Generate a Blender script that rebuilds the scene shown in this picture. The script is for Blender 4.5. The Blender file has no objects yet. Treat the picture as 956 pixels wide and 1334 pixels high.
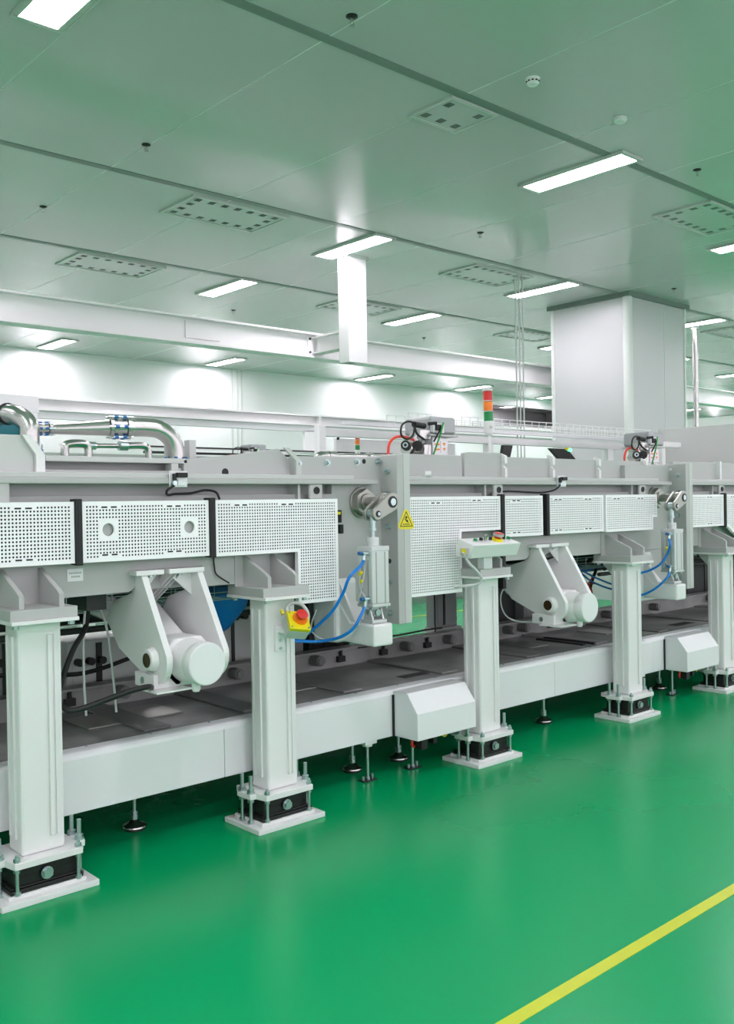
import bpy, math, random
from mathutils import Vector, Matrix
random.seed(4)
PI = math.pi
sc = bpy.context.scene
COL = sc.collection

# ------------------------------------------------------------------ camera
F_PX, YAW, PITCH, ROLL = 1220.26, math.radians(41.926), math.radians(-0.4806), math.radians(-0.9564)
vd = Vector((math.sin(YAW)*math.cos(PITCH), math.cos(YAW)*math.cos(PITCH), math.sin(PITCH)))
r0 = Vector((math.cos(YAW), -math.sin(YAW), 0)); u0 = r0.cross(vd)
rr = math.cos(ROLL)*r0 + math.sin(ROLL)*u0
uu = -math.sin(ROLL)*r0 + math.cos(ROLL)*u0
cam = bpy.data.cameras.new('camera'); camo = bpy.data.objects.new('camera', cam); COL.objects.link(camo)
cam.sensor_fit = 'HORIZONTAL'; cam.sensor_width = 36; cam.lens = F_PX/956*36
cam.clip_start = .05; cam.clip_end = 200
mw = Matrix((rr, uu, -vd)).transposed().to_4x4(); mw.translation = (0, 0, 1.6)
camo.matrix_world = mw
sc.camera = camo

# ------------------------------------------------------------------ world and exposure
w = bpy.data.worlds.new('world'); sc.world = w; w.use_nodes = True
w.node_tree.nodes['Background'].inputs[0].default_value = (1, .925, 1.03, 1)
w.node_tree.nodes['Background'].inputs[1].default_value = 0.51
sc.view_settings.view_transform = 'Standard'; sc.view_settings.look = 'None'
sc.view_settings.gamma = 1; sc.view_settings.use_curve_mapping = False
sc.view_settings.exposure = 2.2
LAMP = 11.5      # radiance of the ceiling light diffusers
CEIL = 4.85

# ------------------------------------------------------------------ materials
def srgb(r, g, b):
    f = lambda c: (c/255/12.92) if c/255 <= .04045 else ((c/255+.055)/1.055)**2.4
    return (f(r), f(g), f(b), 1)
def mat(name, col, rough=.5, metal=0, emit=0, var=0, vscale=8, bump=0, bscale=60, coat=0, trans=0, rvar=0, spec=None):
    m = bpy.data.materials.new(name); m.use_nodes = True
    nt = m.node_tree; b = nt.nodes['Principled BSDF']
    c = srgb(*col)
    b.inputs['Base Color'].default_value = c
    b.inputs['Roughness'].default_value = rough; b.inputs['Metallic'].default_value = metal
    if spec is not None: b.inputs['Specular IOR Level'].default_value = spec
    if coat: b.inputs['Coat Weight'].default_value = coat; b.inputs['Coat Roughness'].default_value = .12
    if trans: b.inputs['Transmission Weight'].default_value = trans
    if emit:
        b.inputs['Emission Color'].default_value = c; b.inputs['Emission Strength'].default_value = emit
    tc = nt.nodes.new('ShaderNodeTexCoord')
    if var or rvar:
        n = nt.nodes.new('ShaderNodeTexNoise'); n.inputs['Scale'].default_value = vscale; n.inputs['Detail'].default_value = 5
        nt.links.new(tc.outputs['Object'], n.inputs['Vector'])
    if var:
        mx = nt.nodes.new('ShaderNodeMix'); mx.data_type = 'RGBA'
        mx.inputs[6].default_value = tuple(x*(1-var) for x in c[:3])+(1,)
        mx.inputs[7].default_value = tuple(min(1, x*(1+var)) for x in c[:3])+(1,)
        nt.links.new(n.outputs['Fac'], mx.inputs[0]); nt.links.new(mx.outputs[2], b.inputs['Base Color'])
    if rvar:
        mr = nt.nodes.new('ShaderNodeMapRange'); mr.inputs[1].default_value = .3; mr.inputs[2].default_value = .7
        mr.inputs[3].default_value = rough-rvar; mr.inputs[4].default_value = rough+rvar
        nt.links.new(n.outputs['Fac'], mr.inputs[0]); nt.links.new(mr.outputs[0], b.inputs['Roughness'])
    if bump:
        n2 = nt.nodes.new('ShaderNodeTexNoise'); n2.inputs['Scale'].default_value = bscale
        bp = nt.nodes.new('ShaderNodeBump'); bp.inputs['Strength'].default_value = bump; bp.inputs['Distance'].default_value = .002
        nt.links.new(tc.outputs['Object'], n2.inputs['Vector']); nt.links.new(n2.outputs['Fac'], bp.inputs['Height'])
        nt.links.new(bp.outputs[0], b.inputs['Normal'])
    return m
M = dict(
    floor=mat('green epoxy', (0, 158, 94), .26, spec=.2, var=.02, vscale=.5, rvar=.03, bump=.02, bscale=12),
    stripe=mat('yellow floor paint', (196, 208, 30), .35, var=.05, vscale=9),
    ceil=mat('ceiling panel', (196, 197, 197), .17, spec=1.0, var=.015, vscale=.6),
    seam=mat('seam light', (222, 226, 222), .5), seamc=mat('ceiling seam', (226, 229, 227), .4), pillar=mat('pillar panel', (198, 200, 200), .3),
    groove=mat('groove grey', (120, 134, 128), .45),
    wall=mat('wall panel', (242, 243, 242), .35, var=.01, vscale=.5),
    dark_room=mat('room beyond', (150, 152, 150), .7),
    white=mat('white enamel', (232, 232, 231), .32, bump=.03, bscale=120),
    white2=mat('white sheet metal', (231, 232, 233), .38),
    guard=mat('white perforated sheet', (251, 250, 251), .4),
    grey=mat('light grey machine paint', (182, 183, 181), .45, var=.04, vscale=5, bump=.05, bscale=90),
    greyl=mat('pale grey machine paint', (196, 198, 195), .45, var=.03, vscale=4),
    deck=mat('dusty dark steel deck', (142, 142, 140), .5, var=.75, vscale=3.2, bump=.05),
    deckd=mat('dark deck steel', (116, 117, 115), .5, var=.2, vscale=5),
    steel=mat('stainless steel', (188, 187, 184), .27, 1),
    alu=mat('aluminium', (208, 210, 210), .36, .35), alud=mat('cast aluminium', (164, 167, 168), .4, .4),
    cast=mat('cast steel', (165, 165, 158), .35, .7, bump=.1, bscale=80),
    zinc=mat('zinc plated', (185, 200, 200), .28, .9),
    brass=mat('dark bronze bush', (92, 74, 48), .35, .8),
    hole_shade=mat('dark liner', (50, 53, 52), .8), black=mat('black rubber', (22, 23, 23), .55),  # first entry: dark tone standing in for shade behind the guard holes
    blackm=mat('black metal', (38, 39, 38), .4, .3),
    blue=mat('blue hose', (0, 124, 214), .3),
    bluep=mat('blue clamp paint', (20, 98, 160), .4),
    bluec=mat('blue drum paint', (10, 146, 240), .35),
    teal=mat('teal paint', (20, 118, 128), .4),
    red=mat('red plastic', (214, 40, 36), .35),
    redh=mat('red hose', (232, 62, 44), .35),
    orange=mat('orange plastic', (244, 128, 20), .3),
    green=mat('green plastic', (0, 140, 70), .3),
    greenl=mat('green cable', (30, 150, 60), .4),
    yellow=mat('yellow plastic', (232, 214, 20), .35),
    cable=mat('pale grey cable', (196, 200, 198), .45),
    glass=mat('clear cap', (235, 240, 240), .1, trans=.6),
    cab=mat('grey cabinet', (140, 142, 141), .45, var=.05, vscale=3),
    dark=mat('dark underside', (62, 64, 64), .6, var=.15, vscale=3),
    lamp=mat('light diffuser', (255, 243, 255), .5, emit=LAMP),
    screen=mat('indicator', (70, 230, 150), .4, emit=1.2),
)

# parts that come in several pieces: each piece becomes an object (value: joining margin in metres)
SPLIT = {k_: .001 for k_ in '''wear_plate cross_arm plug flange_bolt plate_bolt plate_hole stop_screw under_beam drain_slot rim_rib stop_block web_rib
 cap_bolt mounting_flange guide_strip support_leg strut joist hand_wheel lid_screw fixing_slot cooling_rib base_bolt collar screw
 flange clamp_bolt clamp_washer fixing_screw adjuster_slot foot_bolt switch_body cable_rail guide_rail gland warning_label flow_screw
 air_fitting sensor_groove sensor_cable cable_marker black_cable elbow clamp bolt corner_cove signal_lamp pin eye_recess pivot_pin sensor_cable connector runner_rail knob'''.split()}
SPLIT['grille'] = .009
SPLIT['nut'] = SPLIT['branch_valve'] = SPLIT['lip_rivet'] = .001
# ------------------------------------------------------------------ mesh builder
class MB:
    def __init__(s): s.v = []; s.f = []; s.sm = []; s.mi = []; s.cur = 0; s.cl = False
    def add(s, vs, fs, smooth=False):
        o = len(s.v); s.v += [tuple(v) for v in vs]
        for f in fs: s.f.append([i+o for i in f]); s.sm.append(smooth); s.mi.append(s.cur)
        return s
    def box(s, x0, x1, y0, y1, z0, z1):
        v = [(x, y, z) for z in (z0, z1) for y in (y0, y1) for x in (x0, x1)]
        return s.add(v, [(0,2,3,1), (4,5,7,6), (0,1,5,4), (2,6,7,3), (0,4,6,2), (1,3,7,5)])
    def prism(s, poly, axis, a0, a1):
        def p(u, w_, a):
            return (a, u, w_) if axis == 'x' else (u, a, w_) if axis == 'y' else (u, w_, a)
        n = len(poly)
        area = sum(poly[i][0]*poly[(i+1) % n][1]-poly[(i+1) % n][0]*poly[i][1] for i in range(n))
        if area < 0: poly = poly[::-1]
        if axis == 'y': a0, a1 = a1, a0
        v = [p(u, w_, a0) for u, w_ in poly]+[p(u, w_, a1) for u, w_ in poly]
        f = [tuple(range(n))[::-1], tuple(range(n, 2*n))]
        f += [(i, (i+1) % n, n+(i+1) % n, n+i) for i in range(n)]
        return s.add(v, f)
    def cyl(s, p0, p1, r, r2=None, n=24, caps=True, smooth=True):
        p0 = Vector(p0); p1 = Vector(p1); d = (p1-p0).normalized(); r2 = r if r2 is None else r2
        a = d.orthogonal().normalized(); b = d.cross(a)
        if n <= 8 and abs(d.z) < .5: a = Vector((0, 0, 1)); a = (a-d*a.dot(d)).normalized(); b = d.cross(a)
        v = [p0+r*(math.cos(t)*a+math.sin(t)*b) for t in [2*PI*i/n for i in range(n)]]
        v += [p1+r2*(math.cos(t)*a+math.sin(t)*b) for t in [2*PI*i/n for i in range(n)]]
        s.add(v, [(i, (i+1) % n, n+(i+1) % n, n+i) for i in range(n)], smooth)
        if caps:
            o = len(s.v)-2*n
            s.f += [[o+i for i in range(n)][::-1], [o+n+i for i in range(n)]]; s.sm += [False, False]; s.mi += [s.cur]*2
        return s
    def hexn(s, p0, p1, r): return s.cyl(p0, p1, r, n=6, smooth=False)
    def ring(s, p0, p1, ro, ri, n=32):
        p0 = Vector(p0); p1 = Vector(p1); d = (p1-p0).normalized(); a = d.orthogonal().normalized(); b = d.cross(a)
        c = [(math.cos(2*PI*i/n)*a+math.sin(2*PI*i/n)*b) for i in range(n)]
        v = [p0+ro*x for x in c]+[p1+ro*x for x in c]+[p0+ri*x for x in c]+[p1+ri*x for x in c]
        f = []
        for i in range(n):
            j = (i+1) % n
            f += [(i, j, n+j, n+i), (2*n+j, 2*n+i, 3*n+i, 3*n+j), (n+i, n+j, 3*n+j, 3*n+i), (j, i, 2*n+i, 2*n+j)]
        s.add(v, f, False)
        return s
    def tube(s, pts, r, n=10, sub=6, closed=False):
        P = [Vector(p) for p in pts]
        if len(P) > 2 and sub > 1:
            Q = []; N = len(P)
            for i in range(N if closed else N-1):
                g = lambda k: P[k % N] if closed else P[max(0, min(N-1, k))]
                a, b, c, d = g(i-1), g(i), g(i+1), g(i+2)
                for k in range(sub):
                    t = k/sub
                    Q.append(.5*((2*b)+(-a+c)*t+(2*a-5*b+4*c-d)*t*t+(-a+3*b-3*c+d)*t**3))
            if not closed: Q.append(P[-1])
            P = Q
        N = len(P); prev = None; vs = []
        for i, p in enumerate(P):
            if closed: t = P[(i+1) % N]-P[i-1]
            else: t = P[min(i+1, N-1)]-P[max(i-1, 0)]
            t = t.normalized()
            a = t.orthogonal().normalized() if prev is None else (prev-t*prev.dot(t)).normalized()
            prev = a; b = t.cross(a)
            rad = r(i/(N-1)) if callable(r) else r
            vs += [p+rad*(math.cos(2*PI*k/n)*a+math.sin(2*PI*k/n)*b) for k in range(n)]
        fs = []
        for i in range(N if closed else N-1):
            j = (i+1) % N
            fs += [(i*n+k, i*n+(k+1) % n, j*n+(k+1) % n, j*n+k) for k in range(n)]
        s.add(vs, fs, True)
        if not closed:
            o = len(s.v)-len(vs)
            s.f += [[o+k for k in range(n)][::-1], [o+(N-1)*n+k for k in range(n)]]; s.sm += [False]*2; s.mi += [s.cur]*2
        return s
    def lathe(s, prof, o, ax, n=28):
        o = Vector(o); d = Vector(ax).normalized(); a = d.orthogonal().normalized(); b = d.cross(a)
        v = []
        for r, h in prof: v += [o+d*h+r*(math.cos(2*PI*k/n)*a+math.sin(2*PI*k/n)*b) for k in range(n)]
        f = [(i*n+k, i*n+(k+1) % n, (i+1)*n+(k+1) % n, (i+1)*n+k) for i in range(len(prof)-1) for k in range(n)]
        s.add(v, f, True)
        oo = len(s.v)-len(v); L = len(prof)-1
        s.f += [[oo+k for k in range(n)][::-1], [oo+L*n+k for k in range(n)]]; s.sm += [False]*2; s.mi += [s.cur]*2
        return s
    def split(s, name, m, parent, bev=0):
        # one object per separate piece; pieces that touch (within the margin) stay together
        par = list(range(len(s.v)))
        def fd(a):
            while par[a] != a: par[a] = par[par[a]]; a = par[a]
            return a
        for f in s.f:
            r_ = fd(f[0])
            for i in f[1:]: par[fd(i)] = r_
        comp = {}
        for i, v in enumerate(s.v):
            r_ = fd(i); b = comp.setdefault(r_, [list(v), list(v)])
            for k_ in range(3): b[0][k_] = min(b[0][k_], v[k_]); b[1][k_] = max(b[1][k_], v[k_])
        mg = SPLIT[name]; keys = list(comp); grp = {k_: k_ for k_ in keys}
        def fg(a):
            while grp[a] != a: a = grp[a]
            return a
        for i, a in enumerate(keys):
            A = comp[a]
            for b in keys[i+1:]:
                B = comp[b]
                if all(A[0][q]-mg <= B[1][q] and B[0][q]-mg <= A[1][q] for q in range(3)):
                    ra, rb = fg(a), fg(b)
                    if ra != rb: grp[rb] = ra
        out = {}
        for f, sm in zip(s.f, s.sm): out.setdefault(fg(fd(f[0])), []).append((f, sm))
        last = None
        for fs in out.values():
            q = MB(); q.cl = True; mp = {}
            for f, sm in fs:
                g_ = []
                for i in f:
                    if i not in mp: mp[i] = len(q.v); q.v.append(s.v[i])
                    g_.append(mp[i])
                q.f.append(g_); q.sm.append(sm); q.mi.append(0)
            last = q.build(name, m, parent, bev)
        return last
    def build(s, name, m, parent=None, bev=0, rot=None):
        if parent is not None and name in SPLIT and not s.cl:
            return s.split(name, m, parent, bev)
        me = bpy.data.meshes.new(name)
        off = wloc(parent) if parent else Vector((0, 0, 0))
        me.from_pydata([tuple(Vector(v)-off) for v in s.v], [], s.f)
        ms = m if isinstance(m, (list, tuple)) else [m]
        for x in ms: me.materials.append(M[x])
        me.polygons.foreach_set('use_smooth', s.sm)
        if len(ms) > 1: me.polygons.foreach_set('material_index', s.mi)
        me.update()
        o = bpy.data.objects.new(name, me); COL.objects.link(o)
        if parent: o.parent = parent
        if any(s.sm):
            try: me.set_sharp_from_angle(angle=math.radians(40))
            except Exception: pass
        if bev:
            b = o.modifiers.new('bevel', 'BEVEL'); b.width = bev; b.segments = 2; b.limit_method = 'ANGLE'
            b.angle_limit = math.radians(40)
        return o
def wloc(o):
    p = Vector(o.location)
    while o.parent: o = o.parent; p += Vector(o.location)
    return p
def thing(name, label, cat, loc=(0, 0, 0), group=None):
    o = bpy.data.objects.new(name, None); COL.objects.link(o); o.location = loc; o.empty_display_size = .05
    return tag(o, label, cat, group)
def tag(o, label, cat, group=None, kind=None):
    o['label'] = label; o['category'] = cat
    if group: o['group'] = group
    if kind: o['kind'] = kind
    return o
def struct(o): o['kind'] = 'structure'; return o
KIDS = {}
def copy_tree(o, parent=None):
    c = o.copy(); COL.objects.link(c)
    if parent: c.parent = parent
    for ch in [x for x in list(COL.objects) if x.parent == o]: copy_tree(ch, c)
    return c
def dup(root, loc, label, group=None):
    c = copy_tree(root); c.location = loc; c['label'] = label
    if group: c['group'] = group
    return c
def boxo(name, m, parent, *b, bev=0):
    return MB().box(*b).build(name, m, parent, bev)

# ------------------------------------------------------------------ setting
X0, X1, Y0, Y1 = -7, 44, -5.5, 18.6
struct(boxo('floor', 'floor', None, X0, X1, Y0, Y1, -.1, 0))
c = MB(); c.box(X0, X1, Y0, Y1, CEIL, CEIL+.1); struct(c.build('ceiling', 'ceil'))
g = MB()
for y in (-2.9, .95+.1, 5.03, 8.29, 11.1, 14.9):
    g.box(X0, X1, y-.045, y+.045, CEIL-.006, CEIL+.01)
struct(g.build('trim_1', 'groove'))
g = MB()
k = 0
x = 2.79-1.42*6
while x < X1:
    g.box(x-.004, x+.004, Y0, Y1, CEIL-.0015, CEIL+.01); x += 1.42
struct(g.build('trim_2', 'seamc'))
struct(boxo('wall_left', 'wall', None, X0-.1, X0, Y0, Y1, 0, CEIL))
struct(boxo('wall_right', 'wall', None, X1, X1+.1, Y0, Y1, 0, CEIL))
b = MB(); b.box(X0, X1, Y0-.1, Y0, 0, 1.2); b.box(X0, X1, Y0-.1, Y0, 4.6, CEIL)
xx = X0
while xx < X1: b.box(xx, min(X1, xx+.12), Y0-.1, Y0, 1.2, 4.6); xx += 3.0
struct(b.build('wall_front', 'wall'))      # unseen wall; open window band added to bring sky light onto machine fronts
b = MB()
b.box(X0, 21.85, Y1, Y1+.12, 0, CEIL); b.box(27.5, X1, Y1, Y1+.12, 0, CEIL)
b.box(21.85, 27.5, Y1, Y1+.12, 0, 3.93); b.box(21.85, 27.5, Y1, Y1+.12, 4.56, CEIL)
struct(b.build('wall_back', 'wall'))
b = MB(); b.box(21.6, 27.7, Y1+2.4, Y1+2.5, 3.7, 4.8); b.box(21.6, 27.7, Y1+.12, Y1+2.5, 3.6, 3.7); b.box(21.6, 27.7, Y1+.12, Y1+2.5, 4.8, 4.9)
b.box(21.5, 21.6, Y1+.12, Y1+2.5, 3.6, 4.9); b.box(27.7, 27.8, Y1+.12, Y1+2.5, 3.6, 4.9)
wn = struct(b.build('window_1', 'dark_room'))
b = MB(); b.box(21.8, 27.55, Y1-.03, Y1+.0, 3.88, 3.93); b.box(21.8, 27.55, Y1-.03, Y1, 4.56, 4.6); b.box(21.8, 21.85, Y1-.03, Y1, 3.93, 4.56); b.build('window_frame', 'white', wn)
b = MB()
for x in (12.45, 12.6, 12.72): b.box(x, x+.05, Y1-.015, Y1, 0, CEIL)
struct(b.build('trim_3', 'seam'))
# pillar
pl = struct(boxo('wall_pillar', 'pillar', None, 12.86, 14.56, 8.14, 9.6, 0, CEIL))
b = MB(); b.box(12.80, 14.62, 8.08, 9.66, CEIL-.07, CEIL); b.build('trim', 'groove', pl)
b = MB(); b.cyl((12.9, 8.18, 0), (12.9, 8.18, CEIL-.07), .075); b.box(12.84, 12.87, 9.55, 9.61, 0, CEIL-.07)
b.box(14.52, 14.57, 8.125, 8.15, 0, CEIL-.07); b.box(13.9, 13.912, 8.135, 8.15, 0, CEIL-.07); b.build('corner_cove', 'seam', pl)
# floor stripes
tag(boxo('floor_line', 'stripe', None, X0, X1, 1.832, 1.882, 0, .0015), 'yellow safety line painted across the green floor in the foreground', 'floor marking')
tag(boxo('floor_line', 'stripe', None, X0, X1, 9.38, 9.44, 0, .0015), 'distant yellow floor line seen under the machine', 'floor marking')

# ------------------------------------------------------------------ ceiling fittings
def make_light():
    t = thing('ceiling_light', '', 'ceiling light', (0, 0, CEIL), 'recessed ceiling panel lights')
    f = MB()
    f.box(-.175, .175, -.62, -.575, CEIL-.028, CEIL); f.box(-.175, .175, .575, .62, CEIL-.028, CEIL)
    f.box(-.175, -.13, -.575, .575, CEIL-.028, CEIL); f.box(.13, .175, -.575, .575, CEIL-.028, CEIL)
    f2 = MB(); f2.v = f.v; f2.f = f.f; f2.sm = f.sm; f2.mi = f.mi
    f2.build('frame', 'greyl', t, bev=.006)
    boxo('diffuser', 'lamp', t, -.13, .13, -.575, .575, CEIL-.024, CEIL-.004)
    return t
L0 = make_light()
rows = {5.48: 'first', 8.87: 'second', 11.7: 'third', 17.7: 'wall'}
named = {
 (0, 5.48): 'bright ceiling light cut off by the top left corner of the picture',
 (1, 5.48): 'largest whole ceiling light, above and right of the hanging white steel column',
 (2, 5.48): 'ceiling light cut by the right picture edge, upper one below the air vent',
 (1, 8.87): 'ceiling light directly in front of the hanging white steel column top',
 (2, 8.87): 'ceiling light just left of the top of the big white pillar',
 (3, 8.87): 'ceiling light just right of the top of the big white pillar',
 (1, 11.7): 'ceiling light left of the hanging column, between it and the air vents',
 (2, 11.7): 'ceiling light right of the hanging column, above the white girder',
 (3, 11.7): 'small ceiling light half hidden behind the left edge of the pillar',
 (5, 11.7): 'faint distant ceiling light right of the steel drop pipe, at the right picture edge',
 (7, 17.7): 'tiny farthest ceiling light beside the steel drop pipe, just right of the pillar',
 (0, 17.7): 'ceiling light near the back wall outside the left picture edge',
 (1, 17.7): 'leftmost ceiling light below the girder, by the back wall',
 (2, 17.7): 'second ceiling light from the left by the back wall, left of the hanging column',
 (3, 17.7): 'ceiling light by the back wall below the end of the hanging column',
 (4, 17.7): 'ceiling light by the back wall directly above the signal tower',
 (5, 17.7): 'farthest ceiling light by the back wall, left of the pillar, above the dark opening'}
cols = [2.585, 7.8, 11.65, 16.15, 19.95, 23.7, 27.6, 31.5, 35.4]
ycorr = {2.585: .02}
k = 0
first = True
for ri, y in enumerate((1.6, -2.2, 5.48, 8.87, 11.7, 14.6, 17.7)):
    for ci, x in enumerate([-5.0, -1.2]+cols):
        if y in (1.6, -2.2) and x > 24: continue
        n = named.get((ci-2, y))
        if y == 14.6: n = 'ceiling light hidden behind the long white girder'
        if y == 14.6: pass
        elif n is None:
            if y in (1.6, -2.2): n = 'ceiling light of the rows nearer than the picture shows'
            elif x < 2: n = 'ceiling light beyond the left picture edge'
            else: n = 'ceiling light hidden behind the pillar or outside the right picture edge'
        xx = x + (.06 if y == 17.7 and x > 11 else 0)
        if first: o = L0; first = False; o.location = (xx, y, CEIL); o['label'] = n
        else: dup(L0, (xx, y, CEIL), n)

dup(L0, (24.6, 19.9, 4.8), 'added unseen light brightening the room beyond the back wall opening')  # extra lamp added to lift the brightness inside the opening
def make_vent(w_, h_, small=False):
    t = thing('air_vent', '', 'air vent', (0, 0, CEIL), 'perforated square ceiling air vents')
    f = MB(); a, b_ = w_/2, h_/2
    f.box(-a, a, -b_, -b_+.03, CEIL-.02, CEIL); f.box(-a, a, b_-.03, b_, CEIL-.02, CEIL)
    f.box(-a, -a+.03, -b_+.03, b_-.03, CEIL-.02, CEIL); f.box(a-.03, a, -b_+.03, b_-.03, CEIL-.02, CEIL)
    f.build('frame', 'greyl', t)
    boxo('plate', 'ceil', t, -a+.03, a-.03, -b_+.03, b_-.03, CEIL-.012, CEIL-.002)
    s_ = MB()
    def grille(cx, cy):
        for q in range(4):
            s_.box(cx-.035, cx+.035, cy-.034+q*.02, cy-.022+q*.02, CEIL-.0135, CEIL-.012)
    if small:
        for cx in (-.18, .0, .18):
            grille(cx, .14)
        grille(-.18, -.12); grille(.18, -.12)
    else:
        nx = 7
        for q in range(nx):
            cx = -a+.12+q*(w_-.24)/(nx-1)
            grille(cx, b_-.11); grille(cx, -b_+.11)
        for cy in (-.09, .09): grille(-a+.12, cy); grille(a-.12, cy)
    s_.build('grille', 'dark', t)
    return t
vs = make_vent(.57, .5, True); vs.location = (5.83, 5.33, CEIL); vs['label'] = 'small square air vent beside the ceiling groove, left of the largest light'
vb = make_vent(1.24, .72); vb.location = (5.84, 8.78, CEIL); vb['label'] = 'air vent in the second ceiling bay, left of the hanging column'
for loc, lb in (((5.88, 11.58), 'farther air vent at left, above the girder'),
                ((10.3, 8.82), 'air vent between the hanging column light and the pillar light'),
                ((10.28, 11.56), 'air vent right behind the hanging white steel column'),
                ((10.27, 5.42), 'air vent at the right picture edge, behind the small round detector'),
                ((14.65, 11.52), 'distant air vent just left of the pillar, behind the thin rods'),
                ((17.7, 8.86), 'air vent right of the pillar beside the ceiling light'),
                ((18.9, 11.5), 'farthest air vent right of the steel drop pipe')):
    dup(vb, (loc[0], loc[1], CEIL), lb)

def make_sprinkler():
    t = thing('sprinkler', '', 'sprinkler', (0, 0, CEIL), 'fire sprinkler heads')
    MB().lathe([(.04, 0), (.04, -.006), (.018, -.014), (.010, -.016)], (0, 0, CEIL), (0, 0, 1)).build('escutcheon', 'blackm', t)
    b = MB(); b.cyl((0, 0, CEIL-.016), (0, 0, CEIL-.03), .009, n=10)
    b.tube([(0.008, 0, CEIL-.03), (.016, 0, CEIL-.045), (.004, 0, CEIL-.065)], .0025, n=6)
    b.tube([(-.008, 0, CEIL-.03), (-.016, 0, CEIL-.045), (-.004, 0, CEIL-.065)], .0025, n=6)
    b.cyl((0, 0, CEIL-.065), (0, 0, CEIL-.068), .018, n=12); b.build('head', 'cast', t)
    return t
s0 = make_sprinkler(); s0.location = (4.15, 4.69, CEIL); s0['label'] = 'nearest sprinkler head at the top centre, beside the ceiling groove'
for (x, y), lb in (((4.19, 7.54), 'sprinkler head at upper left, below the corner light'), ((4.19, 9.78), 'sprinkler head near the left picture edge above the far vent'),
                   ((8.62, 7.47), 'sprinkler head between the hanging column light and the largest light'), ((8.67, 4.69), 'sprinkler head near the right picture edge right of the largest light'),
                   ((8.78, 13.0), 'sprinkler head between the girder and the light left of the hanging column'), ((13.19, 12.93), 'sprinkler head above the girder right of the hanging column'),
                   ((13.26, 7.58), 'sprinkler head above the front face of the pillar')):
    dup(s0, (x, y, CEIL), lb)
t = thing('smoke_detector', 'white slotted smoke detector on the ceiling, the upper left of two round units', 'smoke detector', (5.82, 4.49, CEIL))
MB().lathe([(.055, 0), (.055, -.015), (.046, -.02), (.044, -.03), (.05, -.034), (.038, -.05), (.02, -.054)], (5.82, 4.49, CEIL), (0, 0, 1)).build('housing', 'white', t)
b = MB()
for q in range(10):
    a = 2*PI*q/10; b.box(5.82+.0465*math.cos(a)-.006, 5.82+.0465*math.cos(a)+.006, 4.49+.0465*math.sin(a)-.006, 4.49+.0465*math.sin(a)+.006, CEIL-.030, CEIL-.022)
b.build('slot', 'black', t)
t = thing('ceiling_speaker', 'smooth white round ceiling unit, lower right of two, near the largest light', 'detector', (6.99, 4.48, CEIL))
MB().lathe([(.06, 0), (.06, -.02), (.05, -.034), (.03, -.04), (.01, -.041)], (6.99, 4.48, CEIL), (0, 0, 1)).build('housing', 'white', t)
MB().ring((6.99, 4.48, CEIL-.022), (6.99, 4.48, CEIL-.019), .062, .058).build('rim', 'greyl', t)

# ------------------------------------------------------------------ girders, hanger, pipes
t = thing('steel_girder', 'long white steel girder hanging under the ceiling across the hall', 'girder', (10, 10, 3.6))
b = MB(); b.box(-6, 43, 10.02, 10.06, 3.62, 3.92); b.build('web', 'white', t)
b = MB(); b.box(-6, 43, 9.93, 10.15, 3.915, 3.94); b.build('top_flange', 'white', t)
b = MB(); b.box(-6, 43, 9.93, 10.15, 3.60, 3.625); b.build('bottom_flange', 'white', t)
boxo('splice_plate', 'white', t, 6.05, 6.55, 10.005, 10.02, 3.68, 3.89)
t = thing('hanging_column', 'white square steel column hanging from the ceiling with a stub arm to the girder', 'hanging column', (8.17, 9.3, CEIL))
b = MB(); b.box(8.00, 8.30, 9.18, 9.2, 3.45, CEIL); b.box(8.00, 8.30, 9.36, 9.38, 3.45, CEIL); b.box(8.135, 8.165, 9.2, 9.36, 3.45, CEIL); b.box(7.98, 8.0, 9.18, 9.38, 3.45, CEIL); b.build('column', 'white', t, bev=.004)
boxo('column_closing_plate', 'white', t, 7.98, 8.32, 9.16, 9.40, CEIL-.03, CEIL)
b = MB(); b.box(8.07, 8.09, 9.38, 10.0, 3.66, 3.88); b.box(8.0, 8.16, 9.38, 10.0, 3.865, 3.885); b.box(8.0, 8.16, 9.38, 10.0, 3.655, 3.675)
b.build('stub_arm', 'white', t)
b = MB(); b.box(7.95, 8.2, 9.99, 10.02, 3.63, 3.9); b.build('end_plate', 'white', t)
b = MB()
for z in (3.68, 3.86): b.cyl((7.975, 9.97, z), (7.975, 9.99, z), .015, n=8)
b.build('bolt', 'blackm', t)
t = thing('steel_girder', 'lower cream girder running along the back wall behind the machines', 'girder', (10, 16, 3.3))
b = MB(); b.box(-6, 43, 16.05, 16.09, 3.36, 3.55); b.build('web', 'white', t)
b = MB(); b.box(-6, 43, 15.93, 16.2, 3.53, 3.565); b.build('top_flange', 'white', t)
b = MB(); b.box(-6, 43, 15.93, 16.2, 3.33, 3.365); b.build('bottom_flange', 'white', t)
b = MB(); b.box(-6, 43, 16.0, 16.14, 3.2, 3.33); b.build('runner_rail', 'alu', t)
b = MB(); b.box(12.95, 13.0, 15.92, 16.05, 3.34, 3.56); b.build('stiffener', 'white', t)
b = MB(); b.box(12.6, 12.95, 16.0, 16.1, 2.75, 3.22); b.box(12.45, 13.1, 15.9, 16.2, 2.72, 2.75); b.build('drop_bracket', 'white', t)
t = thing('steel_girder', 'white beam at the right edge behind the pillar, above the grey tank wall', 'girder', (23, 12, 3.6))
b = MB(); b.box(22.9, 23.1, 10.3, 15.85, 3.45, 3.7); b.build('web', 'white', t)
b = MB(); b.box(22.85, 23.15, 10.3, 15.85, 3.25, 3.3); b.box(22.95, 23.05, 10.3, 15.85, 3.3, 3.45); b.build('runner_rail', 'steel', t)
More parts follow.
